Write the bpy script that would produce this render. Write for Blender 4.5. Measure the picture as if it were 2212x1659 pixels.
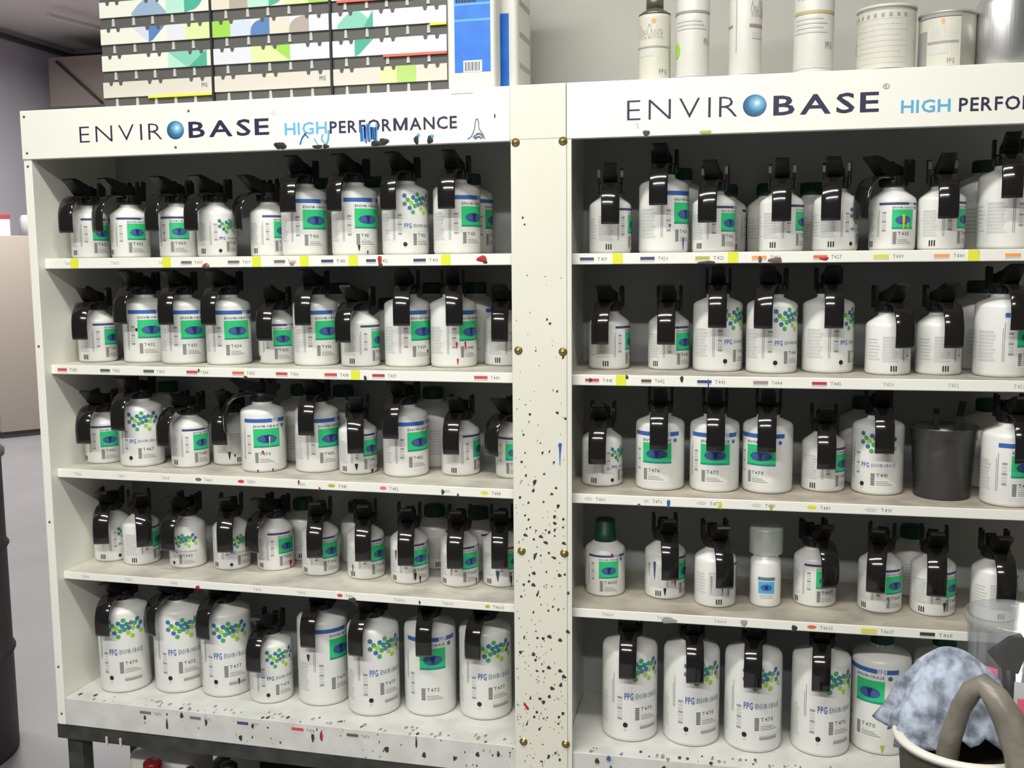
import bpy, bmesh, math, random
from math import sin, cos, pi, radians as RD
from mathutils import Matrix, Vector
random.seed(7)
for o in list(bpy.data.objects): bpy.data.objects.remove(o)
S = bpy.context.scene; COL = S.collection
ZO = 1.60                       # height of the top shelf above the floor

# ---------------------------------------------------------------- camera, world, light, exposure
cd = bpy.data.cameras.new('camera'); cam = bpy.data.objects.new('camera', cd); COL.objects.link(cam)
_r, _u, _w = Vector((.9709, .2392, -.0080)), Vector((-.0198, .1133, .9934)), Vector((-.2385, .9643, -.1147))
M = Matrix((_r, _u, -_w)).transposed().to_4x4(); M.translation = Vector((1.406, -1.7349, ZO - .0228))
cam.matrix_world = M
cd.sensor_width = 36; cd.lens = 36 * 2200 / 2212; cd.clip_start = .05; cd.clip_end = 60
S.camera = cam
S.view_settings.view_transform = 'Standard'; S.view_settings.look = 'None'
S.view_settings.exposure = 0.48; S.view_settings.gamma = 1
S.view_settings.use_curve_mapping = False
wd = bpy.data.worlds.new('room_ambient'); S.world = wd; wd.use_nodes = True
wd.node_tree.nodes['Background'].inputs[0].default_value = (.80, .82, .88, 1)
wd.node_tree.nodes['Background'].inputs[1].default_value = .08

def area(name, loc, sx, sy, power, color, aim=(0, 0, -1)):
    l = bpy.data.lights.new(name, 'AREA'); l.shape = 'RECTANGLE'; l.size = sx; l.size_y = sy
    l.energy = power; l.color = color
    o = bpy.data.objects.new(name, l); COL.objects.link(o); o.location = loc
    o.rotation_euler = Vector(aim).to_track_quat('-Z', 'Y').to_euler(); return o
TUBES = [((.85, -1.10, ZO + 1.38), 1.9, 34), ((.85, -2.70, ZO + 1.30), 2.4, 74), ((-4.2, 5.4, ZO + 2.2), 2.4, 150), ((-2.6, 1.6, ZO + 2.2), 2.4, 60)]
for (p, L, pw) in TUBES:
    area('tube_light', (p[0], p[1], p[2] - .035), L, .14, pw, (1.0, .985, .93))

# ---------------------------------------------------------------- materials
MATS = {}
def lin(c): return tuple(((v / 255) / 12.92 if v <= 10 else (((v / 255) + .055) / 1.055) ** 2.4) for v in c)
def mat(name, rgb, rough=.5, metal=0., noise=0., nscale=30., dark=(60, 55, 48), bump=0., trans=0., coat=0., spec=.5, stretch=None):
    if name in MATS: return MATS[name]
    m = bpy.data.materials.new(name); m.use_nodes = True; nt = m.node_tree; b = nt.nodes['Principled BSDF']
    b.inputs['Base Color'].default_value = (*lin(rgb), 1); b.inputs['Roughness'].default_value = rough
    b.inputs['Metallic'].default_value = metal; b.inputs['Transmission Weight'].default_value = trans
    b.inputs['Coat Weight'].default_value = coat; b.inputs['Specular IOR Level'].default_value = spec
    if noise or bump:
        tc = nt.nodes.new('ShaderNodeTexCoord'); n = nt.nodes.new('ShaderNodeTexNoise'); n.inputs['Scale'].default_value = nscale
        n.inputs['Detail'].default_value = 6
        src = tc.outputs['Object']
        if stretch:
            mp = nt.nodes.new('ShaderNodeMapping'); mp.inputs['Scale'].default_value = stretch
            nt.links.new(src, mp.inputs[0]); src = mp.outputs[0]
        nt.links.new(src, n.inputs['Vector'])
        if noise:
            r = nt.nodes.new('ShaderNodeValToRGB'); r.color_ramp.elements[0].position = .38; r.color_ramp.elements[1].position = .68
            r.color_ramp.elements[0].color = (0, 0, 0, 1); r.color_ramp.elements[1].color = (noise, noise, noise, 1)
            x = nt.nodes.new('ShaderNodeMix'); x.data_type = 'RGBA'
            x.inputs[6].default_value = (*lin(rgb), 1); x.inputs[7].default_value = (*lin(dark), 1)
            nt.links.new(n.outputs['Fac'], r.inputs[0]); nt.links.new(r.outputs[0], x.inputs[0]); nt.links.new(x.outputs[2], b.inputs['Base Color'])
        if bump:
            bp = nt.nodes.new('ShaderNodeBump'); bp.inputs['Strength'].default_value = bump; bp.inputs['Distance'].default_value = .002
            nt.links.new(n.outputs['Fac'], bp.inputs['Height']); nt.links.new(bp.outputs[0], b.inputs['Normal'])
    MATS[name] = m; return m
def clear(name, rgb, body, gloss=.12, rough=.1):
    """thin clear or smoky plastic: lets most light straight through, with a little body and shine"""
    m = bpy.data.materials.new(name); m.use_nodes = True; nt = m.node_tree; out = nt.nodes['Material Output']; b = nt.nodes['Principled BSDF']
    b.inputs['Base Color'].default_value = (*lin(rgb), 1); b.inputs['Roughness'].default_value = rough
    t = nt.nodes.new('ShaderNodeBsdfTransparent'); g = nt.nodes.new('ShaderNodeBsdfGlossy'); g.inputs['Roughness'].default_value = rough
    t.inputs['Color'].default_value = (.5 + .5 * lin(rgb)[0], .5 + .5 * lin(rgb)[1], .5 + .5 * lin(rgb)[2], 1)
    x = nt.nodes.new('ShaderNodeMixShader'); y = nt.nodes.new('ShaderNodeMixShader'); x.inputs[0].default_value = body; y.inputs[0].default_value = gloss
    nt.links.new(t.outputs[0], x.inputs[1]); nt.links.new(b.outputs[0], x.inputs[2]); nt.links.new(x.outputs[0], y.inputs[1]); nt.links.new(g.outputs[0], y.inputs[2]); nt.links.new(y.outputs[0], out.inputs[0])
    return m
def ball_material():
    m = bpy.data.materials.new('printed_ball'); m.use_nodes = True; nt = m.node_tree; b = nt.nodes['Principled BSDF']
    tc = nt.nodes.new('ShaderNodeTexCoord'); d = nt.nodes.new('ShaderNodeVectorMath'); d.operation = 'DISTANCE'
    d.inputs[1].default_value = (.60, .5, .62); nt.links.new(tc.outputs['Generated'], d.inputs[0])
    r = nt.nodes.new('ShaderNodeValToRGB'); e = r.color_ramp.elements
    e[0].position = .0; e[0].color = (*lin((215, 235, 245)), 1); e[1].position = .72; e[1].color = (*lin((12, 30, 62)), 1)
    for p, c in ((.16, (120, 180, 210)), (.40, (45, 110, 155))):
        k = r.color_ramp.elements.new(p); k.color = (*lin(c), 1)
    nt.links.new(d.outputs['Value'], r.inputs[0]); nt.links.new(r.outputs[0], b.inputs['Base Color']); b.inputs['Roughness'].default_value = .5
    return m
WHITE = mat('white_enamel', (232, 232, 222), .38)
SHELFM = mat('soiled_white_enamel', (220, 219, 210), .45, noise=.38, nscale=14, dark=(168, 160, 144))
BASEM = mat('spattered_white_enamel', (208, 209, 205), .45, noise=.35, nscale=22, dark=(164, 159, 146))
POSTM = mat('cream_enamel', (218, 217, 204), .42, noise=.12, nscale=8, dark=(190, 185, 165))
BACKM = mat('grey_back_board', (172, 174, 174), .7)
HDPE = mat('white_bottle_plastic', (226, 226, 222), .27, spec=.45)
BLACKP = mat('black_lid_plastic', (22, 21, 21), .42)
HANDLEM = mat('glossy_black_handle', (24, 22, 20), .13, coat=.6)
GREENCAP = mat('dark_green_cap', (8, 60, 44), .45)
BRASS = mat('brass_bolt', (168, 150, 88), .32, metal=.9)
STEEL = mat('grey_screw', (120, 118, 112), .4, metal=.7)
INK = {k: mat('ink_' + k, c, .5) for k, c in dict(navy=(62, 70, 112), blue=(52, 98, 172), sky=(95, 175, 215), deep=(30, 27, 62), green=(42, 192, 120), teal=(30, 140, 128), ell=(52, 78, 142), elld=(24, 40, 92),
    grey=(110, 110, 108), mid=(150, 150, 148), light=(196, 197, 196), panel=(208, 210, 212), black=(24, 24, 24), lime=(152, 205, 60), hexg=(70, 168, 96), hexb=(62, 110, 160), elll=(66, 92, 152), hexs=(96, 120, 136), logo=(64, 92, 176),
    olive=(172, 178, 70), orange=(236, 160, 84), redorange=(224, 104, 68), yellow=(218, 214, 46), red=(206, 70, 70), crimson=(180, 52, 78), brown=(104, 82, 76), mauve=(158, 134, 138), pink=(230, 110, 130), pale=(206, 205, 200), wht=(222, 222, 216),
    dark=(62, 62, 52), dgreen=(88, 100, 92), bluepaint=(30, 88, 176), redpaint=(172, 26, 40), yellowpaint=(206, 198, 30), speck=(58, 54, 44), speckf=(140, 134, 118), cyan=(84, 168, 208)).items()}

# ---------------------------------------------------------------- mesh building
class MB:
    """collects faces with materials, builds one mesh"""
    def __init__(s): s.v = []; s.f = []; s.m = []; s.sl = []; s.sm = []
    def slot(s, m):
        if m not in s.sl: s.sl.append(m)
        return s.sl.index(m)
    def add(s, vs, fs, m, smooth=False):
        o = len(s.v); s.v += [tuple(v) for v in vs]; k = s.slot(m)
        for f in fs: s.f.append(tuple(i + o for i in f)); s.m.append(k); s.sm.append(smooth)
        return s
    def box(s, x0, x1, y0, y1, z0, z1, m, bev=0.):
        if bev > 0:
            bm = bmesh.new(); bmesh.ops.create_cube(bm, size=1)
            for v in bm.verts: v.co = Vector(((x0 + x1) / 2 + v.co.x * (x1 - x0), (y0 + y1) / 2 + v.co.y * (y1 - y0), (z0 + z1) / 2 + v.co.z * (z1 - z0)))
            bmesh.ops.bevel(bm, geom=list(bm.edges), offset=bev, segments=2 if bev < .006 else 4, affect='EDGES', profile=.5)
            bm.verts.index_update(); s.add([v.co[:] for v in bm.verts], [[v.index for v in f.verts] for f in bm.faces], m, bev > .004); bm.free(); return s
        vs = [(x, y, z) for x in (x0, x1) for y in (y0, y1) for z in (z0, z1)]
        return s.add(vs, [(0, 1, 3, 2), (4, 6, 7, 5), (0, 4, 5, 1), (2, 3, 7, 6), (0, 2, 6, 4), (1, 5, 7, 3)], m)
    def lathe(s, prof, m, n=32, cx=0., cy=0., smooth=True, caps=True):
        vs = []; fs = []
        for r, z in prof:
            for i in range(n): a = 2 * pi * i / n; vs.append((cx + r * cos(a), cy + r * sin(a), z))
        for k in range(len(prof) - 1):
            for i in range(n):
                j = (i + 1) % n; fs.append((k * n + i, k * n + j, (k + 1) * n + j, (k + 1) * n + i))
        if caps and prof[0][0] > 1e-6: fs.append(tuple(range(n - 1, -1, -1)))
        if caps and prof[-1][0] > 1e-6: fs.append(tuple((len(prof) - 1) * n + i for i in range(n)))
        return s.add(vs, fs, m, smooth)
    def prism(s, poly, y0, y1, m):
        """polygon in x-z, extruded along y"""
        n = len(poly); vs = [(x, y0, z) for x, z in poly] + [(x, y1, z) for x, z in poly]
        fs = [tuple(range(n)), tuple(range(2 * n - 1, n - 1, -1))] + [(i, i + n, (i + 1) % n + n, (i + 1) % n) for i in range(n)]
        return s.add(vs, fs, m)
    def strap(s, path, width, thick, m):
        """flat band following a path in x-z, width along y, rounded edges"""
        n = len(path); sec = [(-width / 2, -thick * .25), (-width / 2 + thick * .4, -thick / 2), (width / 2 - thick * .4, -thick / 2), (width / 2, -thick * .25), (width / 2, thick * .25), (width / 2 - thick * .4, thick / 2), (-width / 2 + thick * .4, thick / 2), (-width / 2, thick * .25)]
        vs = []; fs = []; q = len(sec)
        for i, (x, z) in enumerate(path):
            a = path[max(i - 1, 0)]; b = path[min(i + 1, n - 1)]; t = Vector((b[0] - a[0], b[1] - a[1])).normalized(); nx, nz = -t.y, t.x
            for (y, h) in sec: vs.append((x + nx * h, y, z + nz * h))
        for i in range(n - 1):
            for k in range(q): fs.append((i * q + k, i * q + (k + 1) % q, (i + 1) * q + (k + 1) % q, (i + 1) * q + k))
        fs.append(tuple(range(q))[::-1]); fs.append(tuple((n - 1) * q + k for k in range(q)))
        return s.add(vs, fs, m, True)
    def tube(s, pts, rad, m, n=10):
        vs = []; fs = []; P = [Vector(p) for p in pts]; prev = None
        for i, p in enumerate(P):
            t = (P[min(i + 1, len(P) - 1)] - P[max(i - 1, 0)]).normalized()
            a = prev - t * prev.dot(t) if prev else t.orthogonal()
            a.normalize(); prev = a; b = t.cross(a); r = rad[i] if isinstance(rad, (list, tuple)) else rad
            for k in range(n): w = 2 * pi * k / n; vs.append(p + (a * cos(w) + b * sin(w)) * r)
        for i in range(len(P) - 1):
            for k in range(n): j = (k + 1) % n; fs.append((i * n + k, i * n + j, (i + 1) * n + j, (i + 1) * n + k))
        fs.append(tuple(range(n))[::-1]); fs.append(tuple((len(P) - 1) * n + k for k in range(n)))
        return s.add(vs, fs, m, True)
    def plate(s, poly, y, m):
        """flat polygon facing -y (vertical sheet)"""
        return s.add([(x, y, z) for x, z in poly], [tuple(range(len(poly)))], m)
    def blob(s, x, z, rx, rz, y, m, n=9, h=.0006, tilt=0.):
        vs = [(x, y - h, z)]
        for i in range(n):
            a = 2 * pi * i / n; k = 1 + .18 * sin(3 * a + x * 900); dx, dz = rx * cos(a) * k, rz * sin(a) * k
            vs.append((x + dx * cos(tilt) - dz * sin(tilt), y, z + dx * sin(tilt) + dz * cos(tilt)))
        return s.add(vs, [(0, 1 + (i + 1) % n, 1 + i) for i in range(n)], m, True)
    def mesh(s, name):
        me = bpy.data.meshes.new(name); me.from_pydata(s.v, [], s.f)
        for m in s.sl: me.materials.append(m)
        me.polygons.foreach_set('material_index', s.m); me.polygons.foreach_set('use_smooth', s.sm)
        bm = bmesh.new(); bm.from_mesh(me); bmesh.ops.recalc_face_normals(bm, faces=bm.faces) if getattr(s, 'fixn', True) else None
        bm.to_mesh(me); bm.free(); me.update(); return me
    def build(s, name, parent=None): return link(name, s.mesh(name), parent)
def link(name, data, parent=None):
    o = bpy.data.objects.new(name, data); COL.objects.link(o)
    if parent: o.parent = parent
    return o
def tag(o, label=None, cat=None, group=None, kind=None):
    if label: o['label'] = label
    if cat: o['category'] = cat
    if group: o['group'] = group
    if kind: o['kind'] = kind
    return o
def empty(name, loc, rz=0., label=None, cat=None, group=None):
    o = bpy.data.objects.new(name, None); COL.objects.link(o); o.empty_display_size = .05
    o.location = loc; o.rotation_euler = (0, 0, rz); return tag(o, label, cat, group)

# glyphs: every letter is turned into a mesh once
GLY = {}
def make_glyphs(chars, key, offset, res):
    tmp = []
    for c in chars:
        cu = bpy.data.curves.new('glyph', 'FONT'); cu.body = c; cu.offset = offset; cu.resolution_u = res
        o = bpy.data.objects.new('glyph', cu); COL.objects.link(o); tmp.append((c, o, cu))
    bpy.context.view_layer.update(); dg = bpy.context.evaluated_depsgraph_get()
    for c, o, cu in tmp:
        ev = o.evaluated_get(dg); me = ev.to_mesh()
        vs = [(v.co.x, v.co.y) for v in me.vertices]; fs = [tuple(p.vertices) for p in me.polygons]
        x0 = min(v[0] for v in vs); x1 = max(v[0] for v in vs)
        GLY[(key, c)] = ([(x - x0, y) for x, y in vs], fs, x1 - x0); ev.to_mesh_clear()
    for c, o, cu in tmp: bpy.data.objects.remove(o); bpy.data.curves.remove(cu)
make_glyphs('ABCDEFGHIMNOPRSTV0123456789®hoice', 'b', .016, 2)
GLY[('b', 'M')] = ([(0, 0), (.17, 0), (.17, .72), (0, .72), (.69, 0), (.86, 0), (.86, .72), (.69, .72), (.17, .72), (.17, .44), (.37, 0), (.49, 0), (.69, .44), (.69, .72), (.43, .20)], [(0, 1, 2, 3), (4, 5, 6, 7), (8, 9, 10, 14), (10, 11, 14), (11, 12, 13, 14)], .86)
make_glyphs('ABCDEFGHIMNOPRSTVnehoic0123456789®', 'r', 0., 1)
make_glyphs('ENVIR®', 't', -.016, 2)
def _reg():
    vs, fs, w = GLY[('r', 'R')]; v = []; f = []; n = 20
    for i in range(n): a = 2 * pi * i / n; v += [(.36 + .36 * cos(a), .36 + .36 * sin(a)), (.36 + .29 * cos(a), .36 + .29 * sin(a))]
    for i in range(n): j = (i + 1) % n; f.append((2 * i, 2 * j, 2 * j + 1, 2 * i + 1))
    o = len(v); v += [(.22 + x * .55, .17 + y * .55) for x, y in vs]; f += [tuple(k + o for k in q) for q in fs]
    for key in 'rbt': GLY[(key, '®')] = (v, f, .72)
_reg()
def layout(s, key, gap=.12, space=.35):
    out = []; x = 0.; 
    for c in s:
        if c == ' ': x += space; continue
        vs, fs, w = GLY[(key, c)]; out.append((x, vs, fs)); x += w + gap
    return out, x - gap
def text_flat(mb, s, key, x0, x1, z0, z1, y, m, gap=.12):
    """letters on a vertical sheet facing -y, fitted into a box"""
    L, W = layout(s, key, gap); H = .72 if not s.islower() else .55
    for ox, vs, fs in L:
        mb.add([(x0 + (ox + vx) / W * (x1 - x0), y, z0 + vy / H * (z1 - z0)) for vx, vy in vs], fs, m)

def letters(s, key, x0, x1, z0, z1, y, m, parent, gap=.12):
    """the same, every letter a part of its own"""
    L, W = layout(s, key, gap)
    for ox, vs, fs in L: MB().add([(x0 + (ox + vx) / W * (x1 - x0), y, z0 + vy / .72 * (z1 - z0)) for vx, vy in vs], fs, m).build('letter', parent)

class Wrap:
    """prints on a cylinder of radius R; phi in degrees, 0 = label centre, + = to the right"""
    def __init__(s, R, off=.0003): s.R = R; s.off = off; s.mb = MB()
    def p(s, phi, z, lay=0): r = s.R + s.off + lay * .00016; a = RD(phi); return (r * cos(a), r * sin(a), z)
    def cols(s, f0, f1, lo, hi, m, lay=0, step=7.):
        n = max(1, math.ceil(abs(f1 - f0) / step)); vs = []
        for i in range(n + 1):
            f = f0 + (f1 - f0) * i / n; vs += [s.p(f, lo(i / n), lay), s.p(f, hi(i / n), lay)]
        s.mb.add(vs, [(2 * i, 2 * i + 2, 2 * i + 3, 2 * i + 1) for i in range(n)], m)
    def rect(s, f0, f1, z0, z1, m, lay=0): s.cols(f0, f1, lambda t: z0, lambda t: z1, m, lay)
    def ell(s, f, z, df, dz, m, lay=0, n=12):
        s.cols(f - df, f + df, lambda t: z - dz * math.sqrt(max(0, 1 - (2 * t - 1) ** 2)), lambda t: z + dz * math.sqrt(max(0, 1 - (2 * t - 1) ** 2)), m, lay, 2 * df / n)
    def hexa(s, f, z, r, m, lay=0):
        k = math.degrees(r / s.R); pts = [s.p(f + k * sin(pi / 3 * i), z + r * cos(pi / 3 * i), lay) for i in range(6)]
        s.mb.add(pts, [(5, 4, 3, 2, 1, 0)], m)
    def text(s, t, key, f0, z0, h, m, lay=1, width=None, gap=.12):
        L, W = layout(t, key, gap); sc = h / .72; sx = sc if width is None else s.R * RD(width) / W
        for ox, vs, fs in L: s.mb.add([s.p(f0 + math.degrees((ox + vx) * sx / s.R), z0 + vy * sc, lay) for vx, vy in vs], fs, m)
    def drip(s, f, z0, z1, w, m, lay=3):
        s.cols(f - w, f + w, lambda t: z0 + (z1 - z0) * .85 * abs(2 * t - 1) ** 1.4, lambda t: z1 - (z1 - z0) * .05 * abs(2 * t - 1), m, lay, 2 * w / 6)
BOT=[ ('L', 1, 0.0691, 0.0984, 'A', 'G', -18.9, -89.5), ('L', 1, 0.1609, 0.0991, 'A', 'G', -35.8, -107.1), ('L', 1, 0.2694, 0.1, 'A', 'G', -56.2, -98.0), ('L', 1, 0.3532, 0.1006, 'A', 'H', -15.2, -97.8),
  ('L', 1, 0.4555, 0.1250, 'A', 'G', -21.7, -115.8), ('L', 1, 0.5386, 0.1078, 'B', 'G', -33.8, -87.7), ('L', 1, 0.6423, 0.1087, 'B', 'G', -32.5, -96.6), ('L', 1, 0.7445, 0.1094, 'B', 'H', -35.3, -94.0),
  ('L', 1, 0.8461, 0.1101, 'B', 'G', -27.1, -87.2), ('R', 1, 0.0544, 0.1054, 'A', 'G', 1.3, -83.7), ('R', 1, 0.1493, 0.1119, 'B', 'G', -27.6, -93.9), ('R', 1, 0.2373, 0.1056, 'A', 'G', -41.4, -97.8),
  ('R', 1, 0.3524, 0.1056, 'A', 'G', -24.9, -92.9), ('R', 1, 0.4423, 0.1054, 'A', 'H', -15.7, -100.9), ('R', 1, 0.5356, 0.1052, 'A', 'G', -70.5, -138.7), ('R', 1, 0.6137, 0.1049, 'A', 'G', -31.9, -92.8),
  ('R', 1, 0.7157, 0.1107, 'B', 'G', -23.8, -97.6), ('L', 2, 0.0662, 0.1071, 'A', 'G', -5.0, -79.6), ('L', 2, 0.1706, 0.1201, 'B', 'G', -41.3, -94.0), ('L', 2, 0.2667, 0.1064, 'B', 'G', -30.3, -83.1),
  ('L', 2, 0.3688, 0.1042, 'B', 'G', -36.6, -89.6), ('L', 2, 0.461, 0.1326, 'A', 'G', -47.2, -82.6), ('L', 2, 0.552, 0.1161, 'B', 'G', -32.2, -83.6), ('L', 2, 0.6484, 0.1075, 'A', 'G', -4.6, -92.8),
  ('L', 2, 0.7395, 0.1230, 'B', 'G', -26.3, -78.2), ('L', 2, 0.8314, 0.1265, 'B', 'G', -23.8, -71.6), ('L', 2, 0.9195, 0.1700, 'A', 'H', -5.7, -81.6), ('R', 2, 0.0495, 0.1404, 'A', 'G', -4.7, -96.4),
  ('R', 2, 0.1586, 0.1459, 'A', 'G', -37.0, -90.7), ('R', 2, 0.2467, 0.1308, 'B', 'H', -35.7, -90.3), ('R', 2, 0.3405, 0.1113, 'B', 'H', -47.5, -103.4), ('R', 2, 0.438, 0.1313, 'B', 'H', -28.5, -88.3),
  ('R', 2, 0.5359, 0.1069, 'A', 'G', 6.5, -78.2), ('R', 2, 0.6203, 0.1175, 'A', 'G', 7.0, -83.2), ('R', 2, 0.7162, 0.0993, 'B', 'G', -36.9, -83.6), ('L', 3, 0.064, 0.1132, 'A', 'G', -37.0, -84.9),
  ('L', 3, 0.1603, 0.1043, 'B', 'H', -50.9, -91.2), ('L', 3, 0.267, 0.111, 'A', 'G', -19.3, -100.5), ('L', 3, 0.3380, 0.1530, 'A', 'G', 51.6, -78.9), ('L', 3, 0.4361, 0.1052, 'B', 'G', -53.2, -139.5),
  ('L', 3, 0.5446, 0.1235, 'B', 'G', -28.1, -80.9), ('L', 3, 0.6336, 0.1176, 'A', 'G', -23.4, -70.7), ('L', 3, 0.7332, 0.1182, 'B', 'G', -31.0, -91.7), ('L', 3, 0.8363, 0.1465, 'A', 'G', -5.2, -87.2),
  ('L', 3, 0.9464, 0.1431, 'A', 'G', -76.2, -111.9), ('R', 3, 0.0397, 0.1175, 'A', 'H', -18.3, -90.3), ('R', 3, 0.1468, 0.1068, 'B', 'G', -94.6, -88.4), ('R', 3, 0.2444, 0.108, 'B', 'G', -87.6, -88.3),
  ('R', 3, 0.3378, 0.1124, 'B', 'G', -108.5, -93.7), ('R', 3, 0.4363, 0.1374, 'A', 'G', -33.4, -91.1), ('R', 3, 0.5288, 0.1329, 'B', 'H', -96.2, -90.3), ('R', 3, 0.633, 0.1129, 'K', 'K', -101.4, None),
  ('R', 3, 0.7309, 0.0758, 'B', 'G', -64.6, -87.2), ('L', 4, 0.0570, 0.1326, 'A', 'H', 2.2, -70.9), ('L', 4, 0.1345, 0.1223, 'A', 'G', 8.5, -51.2), ('L', 4, 0.243, 0.1239, 'A', 'H', -70.0, -88.7),
  ('L', 4, 0.3404, 0.1325, 'A', 'H', -27.3, -70.3), ('L', 4, 0.4325, 0.1466, 'A', 'G', -24.6, -99.8), ('L', 4, 0.5385, 0.135, 'A', 'G', -30.1, -73.5), ('L', 4, 0.6386, 0.1325, 'A', 'G', -23.7, -71.8),
  ('L', 4, 0.7345, 0.1236, 'A', 'G', -34.1, -75.5), ('L', 4, 0.8374, 0.1259, 'A', 'G', -37.0, -79.7), ('L', 4, 0.9183, 0.1438, 'A', 'G', -28.4, -78.8), ('R', 4, 0.0445, 0.1264, 'A', 'G', -72.5, None),
  ('R', 4, 0.1566, 0.1306, 'A', 'G', -16.9, -79.9), ('R', 4, 0.2492, 0.1005, 'A', 'G', 10.3, -77.2), ('R', 4, 0.3386, 0.1091, 'S', 'S', -87.5, None), ('R', 4, 0.4269, 0.1349, 'A', 'G', -62.1, -74.9),
  ('R', 4, 0.5381, 0.1223, 'A', 'G', -53.5, -103.4), ('R', 4, 0.6271, 0.1212, 'A', 'G', -39.2, -96.4), ('R', 4, 0.7249, 0.1101, 'A', 'G', 5.9, -89.2), ('L', 5, 0.1014, 0.0928, 'C', 'H', -51.5, -87.3),
  ('L', 5, 0.2167, 0.1176, 'C', 'H', -45.3, -105.2), ('L', 5, 0.3247, 0.1217, 'C', 'H', -50.8, -96.4), ('L', 5, 0.4337, 0.1074, 'B', 'H', -36.2, -89.1), ('L', 5, 0.5418, 0.1268, 'C', 'G', -22.1, -88.0),
  ('L', 5, 0.6599, 0.1064, 'C', 'H', -38.9, -94.7), ('L', 5, 0.7712, 0.1321, 'C', 'G', -66.2, -80.8), ('L', 5, 0.8835, 0.1391, 'C', 'H', -52.4, -92.9), ('R', 5, 0.094, 0.1087, 'C', 'H', -57.9, -88.1),
  ('R', 5, 0.2087, 0.1116, 'C', 'H', -62.5, -84.0), ('R', 5, 0.3208, 0.1088, 'C', 'H', -71.9, -92.6), ('R', 5, 0.4413, 0.1151, 'C', 'H', -62.6, -95.6), ('R', 5, 0.5487, 0.1418, 'C', 'G', -119.8, None),
  ('R', 5, 0.6569, 0.1492, 'C', 'G', -101.9, None),
]
SPARE=[ ('L', 1, 0.5338, 0.211, 'B'), ('L', 1, 0.6417, 0.211, 'B'), ('L', 1, 0.8403, 0.211, 'B'), ('R', 1, 0.1740, 0.211, 'B'), ('R', 1, 0.2575, 0.218, 'A'), ('R', 1, 0.3345, 0.218, 'A'), ('R', 1, 0.4125, 0.218, 'A'),
  ('R', 1, 0.7058, 0.211, 'B'), ('L', 2, 0.5577, 0.211, 'B'), ('L', 2, 0.6626, 0.218, 'A'), ('L', 2, 0.7586, 0.211, 'B'), ('L', 2, 0.8490, 0.211, 'B'), ('R', 2, 0.706, 0.211, 'B'), ('L', 3, 0.1511, 0.211, 'B'),
  ('L', 3, 0.4648, 0.211, 'B'), ('L', 3, 0.5606, 0.211, 'B'), ('L', 3, 0.7568, 0.211, 'B'), ('L', 4, 0.4584, 0.218, 'A'), ('L', 4, 0.585, 0.218, 'A'), ('L', 4, 0.7532, 0.218, 'A'), ('L', 4, 0.8472, 0.218, 'A'),
  ('R', 3, 0.5151, 0.211, 'B'), ('R', 3, 0.7293, 0.211, 'B'), ('R', 4, 0.6083, 0.218, 'A'),
]
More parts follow.
